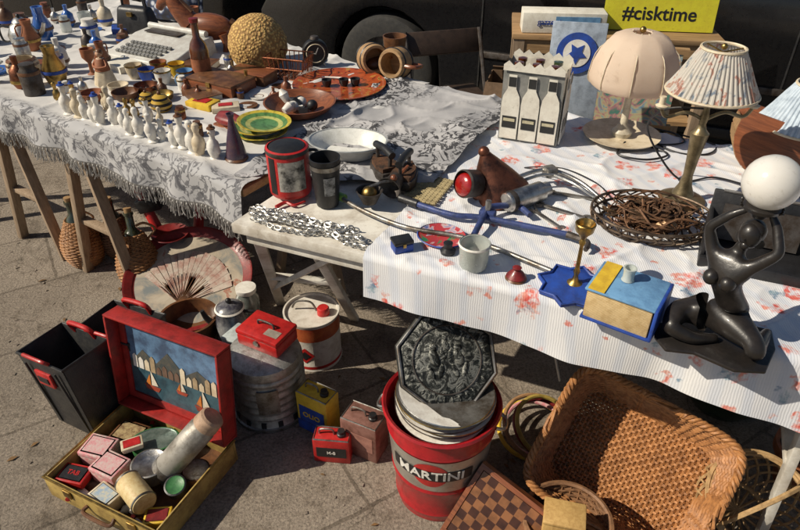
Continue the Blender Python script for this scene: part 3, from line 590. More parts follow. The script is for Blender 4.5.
o=Ob('jewellery_box',.005,1.36,T2,20);o.add('case',boxm(.05,.038,.022),BLUE,(0,0,.011),bev=.003);o.add('lid',boxm(.052,.04,.01),BLACK,(0,0,.028),bev=.003);o.add('clasp',boxm(.008,.003,.01),BRASS,(0,-.0205,.022))
vessel('black_bottle_stopper',.12,1.345,T2,[(0,0),(.018,0),(.02,.008),(.01,.015),(.012,.03),(0,.034)],BLACK)
vessel('glass_votive',.178,1.285,T2,[(0,0),(.03,0),(.034,.008),(.037,.065),(.038,.068),(.034,.068),(.031,.012),(0,.01)],M((.66,.7,.66),(.6,.64,.6),rough=.15,trans=.5),extra=[('rim',lathe([(.0375,.062),(.0395,.066),(.037,.07)],36),WHITE)])
vessel('red_pincushion',.275,1.235,T2,[(0,0),(.020,0),(.024,.008),(.018,.016),(.008,.026),(.011,.032),(0,.038)],DRED,extra=[('foot',lathe([(.022,0),(.026,.002),(.022,.006)],30),BROWN)])
so_=[]
for k in range(16):
    a=2*pi*k/16;r=.085 if k%2==0 else .066;so_.append((r*math.cos(a),r*math.sin(a)))
o=Ob('star_candle_holder',.40,1.195,T2+.001,15)
o.add('star_plate',prism(so_,.008),BLUE,bev=.003);o.add('plate_rim',tube([(x*.98,y*.98,.01) for x,y in so_],.0035,6,True,1),BLUE)
o.add('stem',lathe([(0,.005),(.018,.008),(.008,.016),(.005,.03),(.008,.04),(.005,.05),(.0045,.11),(.008,.12),(.005,.128),(.011,.14),(.02,.15),(.023,.168),(.021,.17),(.014,.155),(0,.15)],26),BRASS,(.01,.01,0))
o=Ob('book_shaped_box',.487,1.10,T2,-34)
o.add('page_block',boxm(.138,.110,.070),M((.66,.5,.27),(.5,.35,.16),rough=.7,scale=60),(0,0,.040),bev=.002)
o.add('cover_top',boxm(.148,.12,.006),LBLUE,(0,0,.079),bev=.002);o.add('cover_bottom',boxm(.148,.12,.006),BLUE,(0,0,.003),bev=.002);o.add('spine',boxm(.008,.12,.082),BLUE,(.0765,0,.041),bev=.003)
o.add('stripe',boxm(.035,.1185,.002),YEL,(-.05,0,.0835))
gs=[xf(boxm(.1385,.1105,.0008),(0,0,.009+k*.0036)) for k in range(18)];o.add('page_lines',merge(gs),M((.4,.28,.13),rough=.8))
vessel('glass_egg_cup',.49,1.118,T2+.083,[(0,0),(.014,0),(.012,.006),(.012,.020),(.014,.028),(.0145,.031),(.011,.031),(.01,.012),(0,.01)],M((.65,.7,.66),(.6,.65,.62),rough=.15,trans=.3))
# ------------------------------------------------------------------ statue lamp
def skin(ob,part,verts,edges,radii,mat,sub=2):
    me=bpy.data.meshes.new(part);me.from_pydata(verts,edges,[]);o=bpy.data.objects.new(part,me);COL.objects.link(o)
    md=o.modifiers.new('s','SKIN')
    for i,r in enumerate(radii):me.skin_vertices[0].data[i].radius=(r,r)if not isinstance(r,tuple) else r
    me.skin_vertices[0].data[0].use_root=True
    s=o.modifiers.new('u','SUBSURF');s.levels=sub;s.render_levels=sub
    bpy.context.view_layer.update();dg=bpy.context.evaluated_depsgraph_get()
    nm=bpy.data.meshes.new_from_object(o.evaluated_get(dg));bpy.data.objects.remove(o)
    nm.polygons.foreach_set('use_smooth',[True]*len(nm.polygons));nm.materials.clear();nm.materials.append(mat)
    o=bpy.data.objects.new(part,nm);COL.objects.link(o);o.parent=ob.e;return o
EB=M((.014,.012,.011),(.022,.018,.016),rough=.33,coat=.1,bump=.3,bs=90)
st=Ob('kneeling_woman_lamp',.658,1.02,T2,0)
vs=[(.02,0,.055),(.012,0,.085),(-.006,-.002,.125),(-.028,-.008,.165),(-.028,-.004,.200),(-.016,0,.220),(-.008,-.002,.244),
 (-.012,.028,.052),(-.075,.035,.05),(-.105,-.01,.04),(-.055,-.02,.02),(.0,-.015,.016),
 (.03,-.03,.05),(.045,-.075,.045),(.035,-.085,.03),(.08,-.03,.02),(.115,.01,.014),
 (-.048,.024,.205),(-.062,.040,.252),(-.038,.020,.292),(-.016,.010,.309),
 (-.002,-.034,.205),(.030,-.052,.250),(.026,-.024,.290),(.016,-.010,.309)]
es=[(0,1),(1,2),(2,3),(3,4),(4,5),(5,6),(0,7),(7,8),(8,9),(9,10),(10,11),(0,12),(12,13),(13,14),(14,15),(15,16),(4,17),(17,18),(18,19),(19,20),(4,21),(21,22),(22,23),(23,24)]
rd=[.042,.036,.026,.033,.026,.012,.013,.03,.028,.02,.015,.009,.032,.024,.02,.016,.009,.015,.0115,.009,.006,.015,.0115,.009,.006]
skin(st,'body',vs,es,rd,EB)
f_=Vector((-.75,-.66,0));s_=Vector((.66,-.75,0));hc=Vector((-.006,-.006,.262))
st.add('head',sphere(.0215,24,1.22),EB,tuple(hc),(0,-12,0))
st.add('hair',sphere(.0235,24,1.05),EB,tuple(hc-f_*.008+Vector((0,0,.005))));st.add('hair_roll',tube([hc+s_*.021+Vector((0,0,-.012)),hc-f_*.022+Vector((0,0,-.014)),hc-s_*.021+Vector((0,0,-.012))],.009,10),EB)
st.add('nose',lathe([(.0035,0),(0,.009)],8),EB,tuple(hc+f_*.0195+Vector((0,0,-.002))),(0,-80,41));st.add('chin',sphere(.009,12),EB,tuple(hc+f_*.012+Vector((0,0,-.017))))
for k,sg in enumerate((-1,1)):
    st.add('breast_%d'%k,sphere(.0155,20,1.05),EB,tuple(Vector((-.028,-.008,.170))+f_*.022+s_*.016*sg),(0,0,41),(1.05,1,1))
for hi,(bx,by) in enumerate(((-.016,.010),(.016,-.010))):
    for k in range(5):
        st.add('finger_%d_%d'%(hi,k),tube([(bx,by,.307),(bx*1.5+(k-2)*.002,by*1.5+(k-2)*.004,.316),(bx*1.9+(k-2)*.0035,by*1.9+(k-2)*.006,.325-.002*abs(k-2))],[.0036,.0022],6,sub=2),EB)
st.add('lamp_fitting',lathe([(0,.296),(.012,.298),(.02,.308),(.032,.315),(.034,.322),(.028,.327),(0,.327)],30),EB,(0,0,0))
st.add('base_slab',prism([(-.125,.0),(-.115,-.04),(-.06,-.05),(0,-.10),(.06,-.105),(.11,-.04),(.13,.02),(.06,.05),(-.06,.055),(-.11,.04)],.009),EB,bev=.003)
GL=M((.84,.82,.78),(.81,.79,.74),rough=.12,coat=.5,bump=0);translucent(GL,.25,(.87,.85,.8))
st.add('globe',sphere(.0495,40),GL,(0.002,0,.368))
o=Ob('black_display_case',.86,1.30,T2,-24)
o.add('back',boxm(.24,.012,.15),BLACK,(0,.05,.075),(-12,0,0),bev=.003);o.add('base',boxm(.24,.14,.03),BLACK,(0,0,.015),bev=.004);o.add('side_1',boxm(.01,.12,.09),BLACK,(-.115,.0,.06),bev=.003);o.add('side_2',boxm(.01,.12,.09),BLACK,(.115,0,.06),bev=.003);o.add('panel',boxm(.18,.004,.09),DSTEEL,(0,.035,.08),(-12,0,0));o.add('hinge',tube([(-.1,.06,.15),(.1,.06,.15)],.004,6,sub=1),STEEL)
# ------------------------------------------------------------------ lamps
def cable(pts,name='lamp_cable',r=.003,mat=BLACK): Ob(name,0,0,0).add('flex',tube(pts,r,6,sub=8),mat)
SH1=M((.80,.69,.57),(.72,.60,.48),rough=.85,scale=6);translucent(SH1,.4,(.9,.72,.56))
o=Ob('mushroom_table_lamp',.745,2.03,T2+.002,10)
o.add('saucer_base',lathe([(0,.002),(.05,.002),(.1,.012),(.125,.02),(.127,.024),(.1,.018),(.05,.012),(.03,.014),(0,.014)],60),CREAM)
o.add('stem',lathe([(0,.01),(.03,.014),(.034,.03),(.02,.045),(.012,.06),(.011,.16),(.016,.17),(.012,.18),(.01,.25),(0,.25)],30),M((.6,.54,.42),rough=.3))
o.add('bulb',lathe([(0,.16),(.014,.165),(.016,.2),(.028,.235),(.024,.262),(0,.275)],24),WHITE,(.03,-.01,.0))
o.add('shade',lathe([(.130,.188),(.137,.195),(.14,.215),(.133,.26),(.116,.302),(.09,.335),(.06,.35),(.03,.353),(.028,.35),(.06,.345),(.088,.33),(.112,.298),(.129,.255),(.136,.215),(.130,.19)],72,lambda a,j,i:1-.05*abs(math.sin(4.5*a))*(1 if 0<j<14 else .6)),SH1)
o.add('finial',sphere(.010,12),BRASS,(0,0,.360))
gs=[]
for k in range(9):
    a=k*2*pi/9;gs.append(tube([(.132*math.cos(a),.132*math.sin(a),.19),(.141*math.cos(a),.141*math.sin(a),.215),(.118*math.cos(a),.118*math.sin(a),.302),(.03*math.cos(a),.03*math.sin(a),.354)],.0018,5,sub=4))
o.add('ribs',merge(gs),CREAM)
m,nt,b=newmat('pleated_fabric');cd=coords(nt)
mp=nt.nodes.new('ShaderNodeMapping');mp.inputs['Scale'].default_value=(1,1,.6);nt.links.new(cd,mp.inputs[0])
nt.links.new(ramp(nt,noisen(nt,mp.outputs[0],34,4,.6,.6),[(.34,(.14,.2,.28)),(.43,(.6,.58,.53)),(.56,(.66,.62,.56)),(.60,(.42,.16,.12)),(.68,(.5,.38,.3))]),b.inputs['Base Color']);b.inputs['Roughness'].default_value=.85;translucent(m,.3,(.6,.53,.45));PLEAT=m
def pleat_shade(o,r1,r2,z1,z2,mat=PLEAT):
    o.add('shade',lathe([(r1,z1),((r1*.62+r2*.38),z1+(z2-z1)*.36),((r1*.3+r2*.7),z1+(z2-z1)*.7),(r2,z2)],192,lambda a,j,i:1+(.025 if i%4<2 else -.02)),mat,ang=25)
    for nm,r,z in(('ring_bottom',r1,z1),('ring_top',r2,z2)):o.add(nm,tube([(r*math.cos(k*pi/8),r*math.sin(k*pi/8),z) for k in range(16)],.004,6,True,3),CREAM)
    o.add('spider',merge([tube([(r2*math.cos(a),r2*math.sin(a),z2),(0,0,z2-.01)],.002,5,sub=1) for a in(0,2.1,4.2)]),BRASS)
BR2=M((.30,.24,.14),(.14,.11,.06),rough=.35,metal=.8)
o=Ob('pleated_table_lamp',.80,1.61,T2+.002)
o.add('column',lathe([(0,0),(.06,0),(.064,.006),(.05,.014),(.03,.022),(.018,.05),(.013,.08),(.016,.13),(.022,.19),(.024,.205),(.014,.215),(.009,.23),(.012,.25),(.008,.27),(.008,.3),(0,.3)],36),BR2)
o.add('arm_1',tube([(0,0,.24),(-.05,0,.262),(-.1,0,.25),(-.12,0,.275)],.005,8),BR2);o.add('arm_2',tube([(0,0,.24),(.05,0,.262),(.1,0,.25),(.12,0,.275)],.005,8),BR2)
o.add('candle_cup_1',lathe([(0,0),(.012,0),(.016,.006),(.008,.01),(.008,.03),(0,.03)],16),CREAM,(-.12,0,.275));o.add('candle_cup_2',lathe([(0,0),(.012,0),(.016,.006),(.008,.01),(.008,.03),(0,.03)],16),CREAM,(.12,0,.275));o.add('bulb_holder',lathe([(0,.3),(.012,.3),(.012,.34),(.02,.355),(.022,.375),(0,.4)],20),WHITE)
pleat_shade(o,.112,.052,.318,.428)
o.add('finial',sphere(.008,12),BRASS,(0,0,.432))
o=Ob('pleated_table_lamp',1.20,1.80,T2)
o.add('column',lathe([(0,0),(.06,0),(.05,.015),(.015,.04),(.015,.15),(0,.2)],30),BRASS);pleat_shade(o,.13,.06,.15,.27,M((.5,.58,.66),(.35,.42,.5),rough=.8,scale=40));o.add('bulb',sphere(.02,14),WHITE,(0,0,.2))
o=Ob('wooden_magazine_rack',1.10,1.80,T2,-10)
cu=[(.12*math.cos(a),.12*math.sin(a)+.12) for a in [pi+pi*k/12 for k in range(13)]]
o.add('end_1',prism(cu+[(.12,.17),(-.12,.17)],.012),WOODR,(0,-.07,0),(90,0,0),bev=.002);o.add('end_2',prism(cu+[(.12,.17),(-.12,.17)],.012),WOODR,(0,.09,0),(90,0,0),bev=.002)
gs=[xf(boxm(.03,.155,.006),(.118*math.cos(a),.004,.118*math.sin(a)+.12),(0,-math.degrees(a)+90,0)) for a in [pi+pi*k/10 for k in range(11)]];o.add('slats',merge(gs),WOODL)
o.e.rotation_euler=(D(-10),D(12),D(-25))
cable([(.745,2.03,.76),(.86,1.98,.752),(.95,2.0,.752),(.93,2.08,.752),(.82,2.12,.752),(.88,1.93,.753),(.98,1.9,.753),(1.04,1.97,.753),(.96,2.05,.754)])
cable([(.80,1.61,1.02),(.72,1.66,1.0),(.70,1.72,.93),(.76,1.74,.83),(.84,1.72,.754),(.95,1.74,.753),(1.03,1.66,.753),(.98,1.56,.753),(1.1,1.5,.753)])
cable([(1.15,1.72,.76),(1.02,1.62,.753),(1.0,1.5,.754),(1.12,1.42,.754),(1.2,1.55,.754),(1.05,1.7,.755)],'lamp_cable',.004)
cable([(.745,1.98,.76),(.70,1.90,.754),(.78,1.86,.754),(.86,1.9,.754),(.80,1.97,.754),(.72,1.95,.755),(.68,2.02,.754)],'lamp_cable',.0035)
# ------------------------------------------------------------------ bottle carrier
o=Ob('bottle_carrier_bag',.445,2.06,T2+.002,-22)
PB=M((.72,.69,.60),(.6,.56,.48),rough=.75,bump=.6,bs=30);K=M((.16,.165,.155),(.24,.235,.22),rough=.7,bump=.6,bs=30);KB=M((.02,.02,.02),rough=.6)
w_,d_,h_=.195,.12,.245
def crumple(w,h,side,n=14,seed=0):
    V=[];F=[]
    for i in range(n+1):
        for j in range(n+1):
            x=-w/2+w*i/n;z=h*j/n;e=math.sin(pi*i/n);y=side*(.004*e*noise.noise(Vector((x*22+seed,z*16,0)))+.003*e)
            V.append((x,y,z+(0 if j<n else .010*noise.noise(Vector((x*35,seed,1))))))
    for i in range(n):
        for j in range(n):a=i*(n+1)+j;F.append((a,a+1,a+n+2,a+n+1))
    return V,F
o.add('panel_front',crumple(w_,h_,-1,seed=2),K,(0,-d_/2,0));o.add('panel_back',crumple(w_,h_,1,seed=5),PB,(0,d_/2,0));o.add('panel_left',crumple(d_,h_,1,seed=7),K,(-w_/2,0,0),(0,0,90));o.add('panel_right',crumple(d_,h_,-1,seed=9),PB,(w_/2,0,0),(0,0,90));o.add('bottom',boxm(w_-.008,d_-.008,.004),PB,(0,0,.003))
bo=[(-.029,0),(.029,0),(.030,.12),(.027,.145),(.014,.17),(.013,.215),(-.013,.215),(-.014,.17),(-.027,.145),(-.030,.12)]
for k in range(3):
    x=(k-1)*.064
    o.add('printed_bottle_%d'%k,prism(bo,.002),PB,(x,-d_/2-.0065,.008),(90,0,0));o.add('printed_label_%d'%k,boxm(.046,.0015,.04),KB,(x,-d_/2-.0092,.066));o.add('printed_strip_%d'%k,boxm(.038,.001,.010),M((.5,.45,.3),rough=.6),(x,-d_/2-.0104,.074));o.add('printed_neck_%d'%k,boxm(.024,.0015,.03),KB,(x,-d_/2-.0092,.201))
for k in range(2):
    y=(k-.5)*.058;o.add('side_bottle_%d'%k,prism([(a*.9,b_) for a,b_ in bo],.002),WHITE,(w_/2+.007,y,.008),(90,0,90));o.add('side_label_%d'%k,boxm(.0015,.038,.04),K,(w_/2+.0100,y,.066));o.add('side_neck_%d'%k,boxm(.0015,.022,.03),K,(w_/2+.0100,y,.201))
zz=[(-w_/2,-.01)]+[(-w_/2+w_*k/12,.008+.014*(k%2)) for k in range(13)]+[(w_/2,-.01)]
o.add('torn_edge_front',prism(zz,.002),PB,(0,-d_/2-.0065,h_),(90,0,0));o.add('torn_edge_back',prism(zz,.002),PB,(0,d_/2+.0085,h_),(90,0,0))
for i in range(3):
    for j in range(2):
        o.add('bottle_%d_%d'%(i,j),lathe([(0,.006),(.026,.006),(.027,.15),(.012,.19),(.012,.24),(.015,.242),(.015,.252),(0,.254)],20),R.choice([AMBER,M((.05,.08,.03),rough=.1,coat=1)]),((i-1)*.058,(j-.5)*.05,0))
o=Ob('round_emblem_sign',.66,2.42,.60,-12,rx=-8)
o.add('board',boxm(.2,.01,.42),M((.36,.42,.5),rough=.7),(0,0,.21),bev=.002);o.add('disc',lathe([(0,0),(.075,0),(.075,.003),(0,.003)],40),BLUE,(0,-.009,.31),(90,0,0));o.add('disc_inner',lathe([(0,0),(.05,0),(.05,.002),(0,.002)],40),WHITE,(0,-.0125,.31),(90,0,0));o.add('star',prism([(.04*math.cos(2*pi*k/10+.3)*(1 if k%2 else .5),.04*math.sin(2*pi*k/10+.3)*(1 if k%2 else .5)) for k in range(10)],.002),BLUE,(0,-.015,.31),(90,0,0));o.add('post_1',boxm(.03,.02,.6),WOODG,(-.06,.02,-.3));o.add('post_2',boxm(.03,.02,.6),WOODG,(.06,.02,-.3))
m,nt,b=newmat('abstract_painting');cd=coords(nt)
nt.links.new(ramp(nt,noisen(nt,cd,14,3,.5,2),[(.35,(.1,.25,.2)),(.43,(.5,.22,.26)),(.52,(.55,.5,.28)),(.6,(.2,.36,.48)),(.7,(.5,.15,.1))]),b.inputs['Base Color'])
o=Ob('abstract_painting',.95,2.62,0,-15);o.add('canvas',boxm(.36,.02,.3),m,(0,0,.72));o.add('frame_top',boxm(.4,.03,.02),WOODL,(0,0,.88));o.add('frame_bottom',boxm(.4,.03,.02),WOODL,(0,0,.56));o.add('easel_leg_1',boxm(.03,.03,.7),WOODL,(-.15,.03,.35));o.add('easel_leg_2',boxm(.03,.03,.7),WOODL,(.15,.03,.35));o.add('easel_back',boxm(.03,.03,.85),WOODL,(0,.2,.4),(20,0,0))
o=Ob('wooden_side_table',1.02,3.2,0,-8)
o.add('top',boxm(.95,.4,.025),WOODL,(0,0,.80),bev=.003)
for k,(x,y) in enumerate(((-.44,-.17),(.44,-.17),(-.44,.17),(.44,.17))):o.add('leg_%d'%k,boxm(.05,.05,.79),WOODG,(x,y,.393))
o.add('shelf',boxm(.86,.32,.02),WOODL,(0,0,.4));o.add('rail',boxm(.83,.02,.06),WOODL,(0,-.18,.755))
o=Ob('promotional_banner',1.2,3.1,.815,-8,rx=-8);o.add('panel',boxm(.5,.006,.17),M((.62,.58,.03),(.56,.5,.03),rough=.5),(0,0,.087));o.add('lettering',textm('#cisktime',.085,.0003),BLACK,(0,-.0040,.075));o.add('fold_foot',boxm(.5,.05,.003),YEL,(0,.03,.006))
o=Ob('printed_leaflet_box',.76,3.12,.815,-5);o.add('box',boxm(.38,.12,.09),PAPER,(0,0,.045),bev=.003);o.add('blue_panel',boxm(.2,.002,.05),LBLUE,(.06,-.0615,.05));o.add('lettering',textm('gazzettino',.035),BLUE,(-.05,-.0635,.05))
o=Ob('cardboard_box',.62,3.35,0,-15);CB=M((.13,.08,.045),(.09,.055,.03),rough=.85)
o.add('walls',merge([xf(boxm(.3,.006,.5),(0,-.13,.25)),xf(boxm(.3,.006,.5),(0,.13,.25)),xf(boxm(.006,.25,.5),(-.15,0,.25)),xf(boxm(.006,.25,.5),(.15,0,.25)),xf(boxm(.29,.25,.006),(0,0,.01))]),CB);o.add('flap_1',boxm(.3,.12,.005),CB,(0,-.18,.48),(40,0,0));o.add('flap_2',boxm(.3,.12,.005),CB,(0,.18,.48),(-40,0,0));o.add('lettering',textm('F:S',.13),M((.4,.36,.3)),(0,-.1345,.36))
DBR=M((.05,.03,.02),(.03,.018,.012),rough=.5)
o=Ob('folding_chair',.26,3.25,0,15)
for sx_ in(-.2,.2):
    o.add('leg_a_%d'%(sx_>0),tube([(sx_,-.2,0),(sx_,.0,.42),(sx_,.16,.74)],.011,8),DSTEEL);o.add('leg_b_%d'%(sx_>0),tube([(sx_*.9,.2,0),(sx_*.9,-.18,.43)],.011,8,sub=1),DSTEEL)
o.add('seat',boxm(.4,.36,.02),DBR,(0,0,.43),bev=.008);o.add('backrest',boxm(.4,.02,.12),DBR,(0,.15,.68),(-20,0,0),bev=.008)
# ------------------------------------------------------------------ cars
PAINT=M((.008,.008,.009),(.006,.006,.007),rough=.25,coat=.5,bump=0)
GLASSD=M((.02,.022,.025),rough=.05,coat=1,bump=0)
TYRE=M((.022,.022,.022),(.035,.033,.03),rough=.85,bump=.5);ALW=M((.3,.3,.31),(.2,.2,.2),rough=.3,metal=.9)
def car(x,y,rz):
    o=Ob('parked_car',x,y,0,rz)
    def arch(cx,r=.37,n=10): return [(cx+r*math.cos(a),.33+r*math.sin(a)) for a in [pi-pi*k/n for k in range(n+1)]]
    outl=[(-.85,.28),(-.37,.2)]+[p for p in arch(0)][1:-1]+[(.37,.2),(2.23,.2)]+arch(2.6)[1:-1]+[(2.97,.2),(3.35,.28),(3.42,.6),(3.38,.95),(3.1,1.0),(.75,.97),(-.1,.92),(-.75,.8),(-.9,.6)]
    o.add('body',prism(outl,1.72),PAINT,(0,1.72,0),(90,0,0),bev=.025,ang=30)
    gh=[(.55,.96),(1.15,1.4),(2.5,1.43),(3.2,.99)]
    V=[(a,.08,b_) if b_<1.1 else (a,.25,b_) for a,b_ in gh]+[(a,1.64,b_) if b_<1.1 else (a,1.47,b_) for a,b_ in gh]
    o.add('windows',(V,[(0,1,2,3),(7,6,5,4),(0,4,5,1),(1,5,6,2),(2,6,7,3)]),GLASSD,bev=.02)
    o.add('roof',boxm(1.42,1.26,.03),PAINT,(1.82,.86,1.43),bev=.012)
    o.add('pillar',boxm(.07,.03,.47),PAINT,(1.75,.155,1.19),(-20,0,0))
    for k,cx in enumerate((0,2.6)):
        for j,yy in enumerate((.11,1.61)):
            o.add('tyre_%d_%d'%(k,j),lathe([(.2,-.1),(.29,-.105),(.315,-.09),(.325,-.05),(.325,.05),(.315,.09),(.29,.105),(.2,.1)],48),TYRE,(cx,yy,.325),(90,0,0))
            sg=-1 if j==0 else 1
            o.add('rim_%d_%d'%(k,j),lathe([(.2,-.09),(.21,-.1),(.195,-.085),(.185,.02),(.04,.03),(0,.03)] if sg<0 else [(.2,.09),(.0,.03)],40),ALW,(cx,yy,.325),(-90,0,0))
            sp=[]
            for q in range(5):
                a=q*2*pi/5+.3;sp.append(xf(boxm(.17,.035,.03),(cx+.1*math.cos(a),yy+sg*.08,.325+.1*math.sin(a)),(0,-math.degrees(a),0)))
            o.add('spokes_%d_%d'%(k,j),merge(sp),ALW)
            o.add('wheel_liner_%d_%d'%(k,j),lathe([(.365,-.12),(.365,.12)],30),BLKP,(cx,yy+.03 if j==0 else yy-.03,.33),(90,0,0))
    for k,cx in enumerate((.62,1.72,2.2)):o.add('door_seam_%d'%k,boxm(.008,.006,.6),BLKP,(cx,-.002,.6))
    o.add('sill_trim',boxm(1.8,.02,.05),BLKP,(1.3,-.008,.25),bev=.006);o.add('rub_strip',boxm(1.6,.014,.035),DSTEEL,(1.42,-.006,.5),bev=.004)
    o.add('door_handle',boxm(.14,.02,.025),PAINT,(1.55,-.015,.86),bev=.006);o.add('mirror',boxm(.1,.16,.1),PAINT,(.85,-.08,1.0),bev=.03)
    o.add('headlight',boxm(.12,.3,.1),GLASSC,(-.82,.2,.68),bev=.02);o.add('tail_light',boxm(.06,.25,.15),RED,(3.38,.18,.8),bev=.01);o.add('bumper',boxm(.15,1.7,.18),BLKP,(-.86,.86,.38),bev=.04);o.add('underbody',boxm(2.9,1.4,.1),BLKP,(1.3,.86,.24))
car(-.1,4.05,-24)
car(-4.35,6.1,-24)
# ------------------------------------------------------------------ wicker
def weave(peri,h0,h1,rows,nst,r,amp,stake=None):
    gs=[];N=nst*2
    for k in range(rows):
        h=h0+(h1-h0)*(k+.5)/rows;pts=[];rk=r*R.uniform(.85,1.1)
        for i in range(N):
            p,n=peri(i/N,h)
            s=(1 if ((i//2)+k)%2==0 else -1) if i%2==0 else 0
            pts.append(Vector(p)+Vector(n)*amp*s+Vector((0,0,R.uniform(-.0008,.0008))))
        gs.append(tube(pts,rk,5,True,1))
    for i in range(nst):
        pts=[peri(i/nst,h0+(h1-h0)*q/4)[0] for q in range(5)]
        gs.append(tube(pts,stake or r*.9,5,False,1))
    return merge(gs)
def rectperi(w0,d0,w1,d1,H_):
    def f(t,h):
        k=h/H_;w=w0+(w1-w0)*k;d=d0+(d1-d0)*k
        a=2*pi*t;ca,sa=math.cos(a),math.sin(a);e=.28
        x=w/2*math.copysign(abs(ca)**e,ca);y=d/2*math.copysign(abs(sa)**e,sa)
        n=Vector((math.copysign(abs(ca)**1.6,ca),math.copysign(abs(sa)**1.6,sa),0)).normalized()
        return Vector((x,y,h)),n
    S=[f(i/720,0)[0] for i in range(721)];L=[0]
    for i in range(720):L.append(L[-1]+(S[i+1]-S[i]).length)
    def g(t,h):
        t%=1;tt=t*L[-1];lo,hi=0,720
        while hi-lo>1:
            mi=(lo+hi)//2
            if L[mi]<=tt:lo=mi
            else:hi=mi
        return f((lo+(tt-L[lo])/max(1e-9,L[hi]-L[lo]))/720,h)
    return g
def roundperi(fr):
    def f(t,h):
        a=2*pi*t;r=fr(h);return Vector((r*math.cos(a),r*math.sin(a),h)),Vector((math.cos(a),math.sin(a),0))
    return f
def bigbasket():
    o=Ob('wicker_hamper_basket',.655,1.19,.2)
    w0,d0,w1,d1,Hh=.38,.29,.45,.37,.19
    pf=rectperi(w0,d0,w1,d1,Hh)
    o.add('woven_walls',weave(pf,.0,Hh,19,62,.0054,.0045),WICK)
    gs=[]
    nx=34
    for k in range(26):
        y=-d0/2+.006+(d0-.012)*k/25;rk=R.uniform(.0046,.0058)
        pts=[(-w0/2+w0*i/nx,y,.004+.004*(1 if (i+k)%2 else -1)) for i in range(nx+1)];gs.append(tube(pts,rk,5,False,1))
    for i in range(0,nx+1):
        x=-w0/2+w0*i/nx;gs.append(tube([(x,-d0/2,.004),(x,d0/2,.004)],.004,5,False,1))
    o.add('woven_floor',merge(gs),WICK)
    gs=[]
    for ph in(0,1,2):
        pts=[]
        for i in range(240):
            p,n=pf(i/240,Hh);a=i/240*2*pi*34+ph*2*pi/3;pts.append(p+n*.007*math.cos(a)+Vector((0,0,.007*math.sin(a)+.006)))
        gs.append(tube(pts,.0052,6,True,1))
    o.add('braided_rim',merge(gs),WICK)
    a=Vector((.80,-.56,-.14)).normalized();n=Vector((-.30,-.62,.72));n=(n-a*n.dot(a)).normalized();b_=n.cross(a)
    mt=Matrix((a,b_,n)).transposed();o.e.rotation_euler=mt.to_euler();o.drop(0.0);return o
bigbasket()
def roundbasket(name,x,y,z,fr,h,rows,nst,mat,r=.004,rx=0,ry=0,rz=0,floor=True):
    o=Ob(name,x,y,z,rz,rx,ry);pf=roundperi(fr)
    o.add('woven_wall',weave(pf,0,h,rows,nst,r,r*.8),mat)
    if floor:
        gs=[tube([(fr(0)*k/9*math.cos(a),fr(0)*k/9*math.sin(a),.003) for a in [q*pi/8 for q in range(16)]],r*.9,5,True,2) for k in range(1,10)];o.add('woven_floor',merge(gs),mat)
    o.add('rim',tube([(fr(h)*math.cos(a),fr(h)*math.sin(a),h) for a in [q*pi/8 for q in range(16)]],r*1.8,6,True,3),mat);return o
roundbasket('round_wicker_basket',.432,.985,0,lambda h:.095+.10*h,.16,15,30,M((.24,.12,.055),(.12,.06,.03),scale=45,rough=.6))
o=Ob('wooden_block_box',.415,.975,.012,-14,rx=4);o.add('case',boxm(.10,.07,.2),WOODY,(0,0,.1),bev=.004);o.add('lid',boxm(.104,.074,.012),WOODY,(0,0,.206),bev=.004);o.add('groove',boxm(.08,.002,.15),WOODL,(0,-.0362,.1))
m,nt,b=newmat('chequer_inlay');cd=coords(nt);ck=nt.nodes.new('ShaderNodeTexChecker');ck.inputs['Scale'].default_value=40;ck.inputs['Color1'].default_value=(.24,.10,.04,1);ck.inputs['Color2'].default_value=(.06,.022,.012,1);nt.links.new(cd,ck.inputs[0])
c=mixc(nt,1,ck.outputs[0],ramp(nt,noisen(nt,cd,30,5),[(.3,(.5,.5,.5)),(.6,(1,1,1))]),'MULTIPLY');nt.links.new(c,b.inputs['Base Color']);b.inputs['Roughness'].default_value=.3
o=Ob('chess_board',.255,1.0,.10,-38,rx=55,ry=12);o.add('inlay',boxm(.195,.195,.003),m,(0,0,.0115));o.add('board',boxm(.20,.20,.018),WOODR,bev=.002)
o.add('frame',merge([xf(boxm(.225,.013,.026),(0,.1065,0)),xf(boxm(.225,.013,.026),(0,-.1065,0)),xf(boxm(.013,.20,.026),(.1065,0,0)),xf(boxm(.013,.20,.026),(-.1065,0,0))]),WOODR);o.drop(0)
o=Ob('openwork_wicker_basket',.95,1.10,0,20);gs=[]
for k in range(24):
    a=k*2*pi/24
    for sg in(1,-1):
        gs.append(tube([(.07*math.cos(a),.07*math.sin(a),.01),(.12*math.cos(a+.3*sg),.12*math.sin(a+.3*sg),.05),(.14*math.cos(a+.6*sg),.14*math.sin(a+.6*sg),.1),(.13*math.cos(a+.85*sg),.13*math.sin(a+.85*sg),.15)],.0035,5,sub=4))
for r,z in((.072,.01),(.07,.02),(.13,.15),(.134,.158),(.126,.156)):gs.append(tube([(r*math.cos(q*pi/8),r*math.sin(q*pi/8),z) for q in range(16)],.006,6,True,3))
for k in range(8):
    a=k*pi/8;gs.append(tube([(.07*math.cos(a),.07*math.sin(a),.01),(-.07*math.cos(a),-.07*math.sin(a),.01)],.004,5,sub=1))
gs.append(tube([(-.13,0,.15),(-.1,0,.24),(0,0,.29),(.1,0,.24),(.13,0,.15)],.007,6))
o.add('willow_strands',merge(gs),WICKL);o.e.rotation_euler=(D(25),D(-12),D(20));o.drop(0)
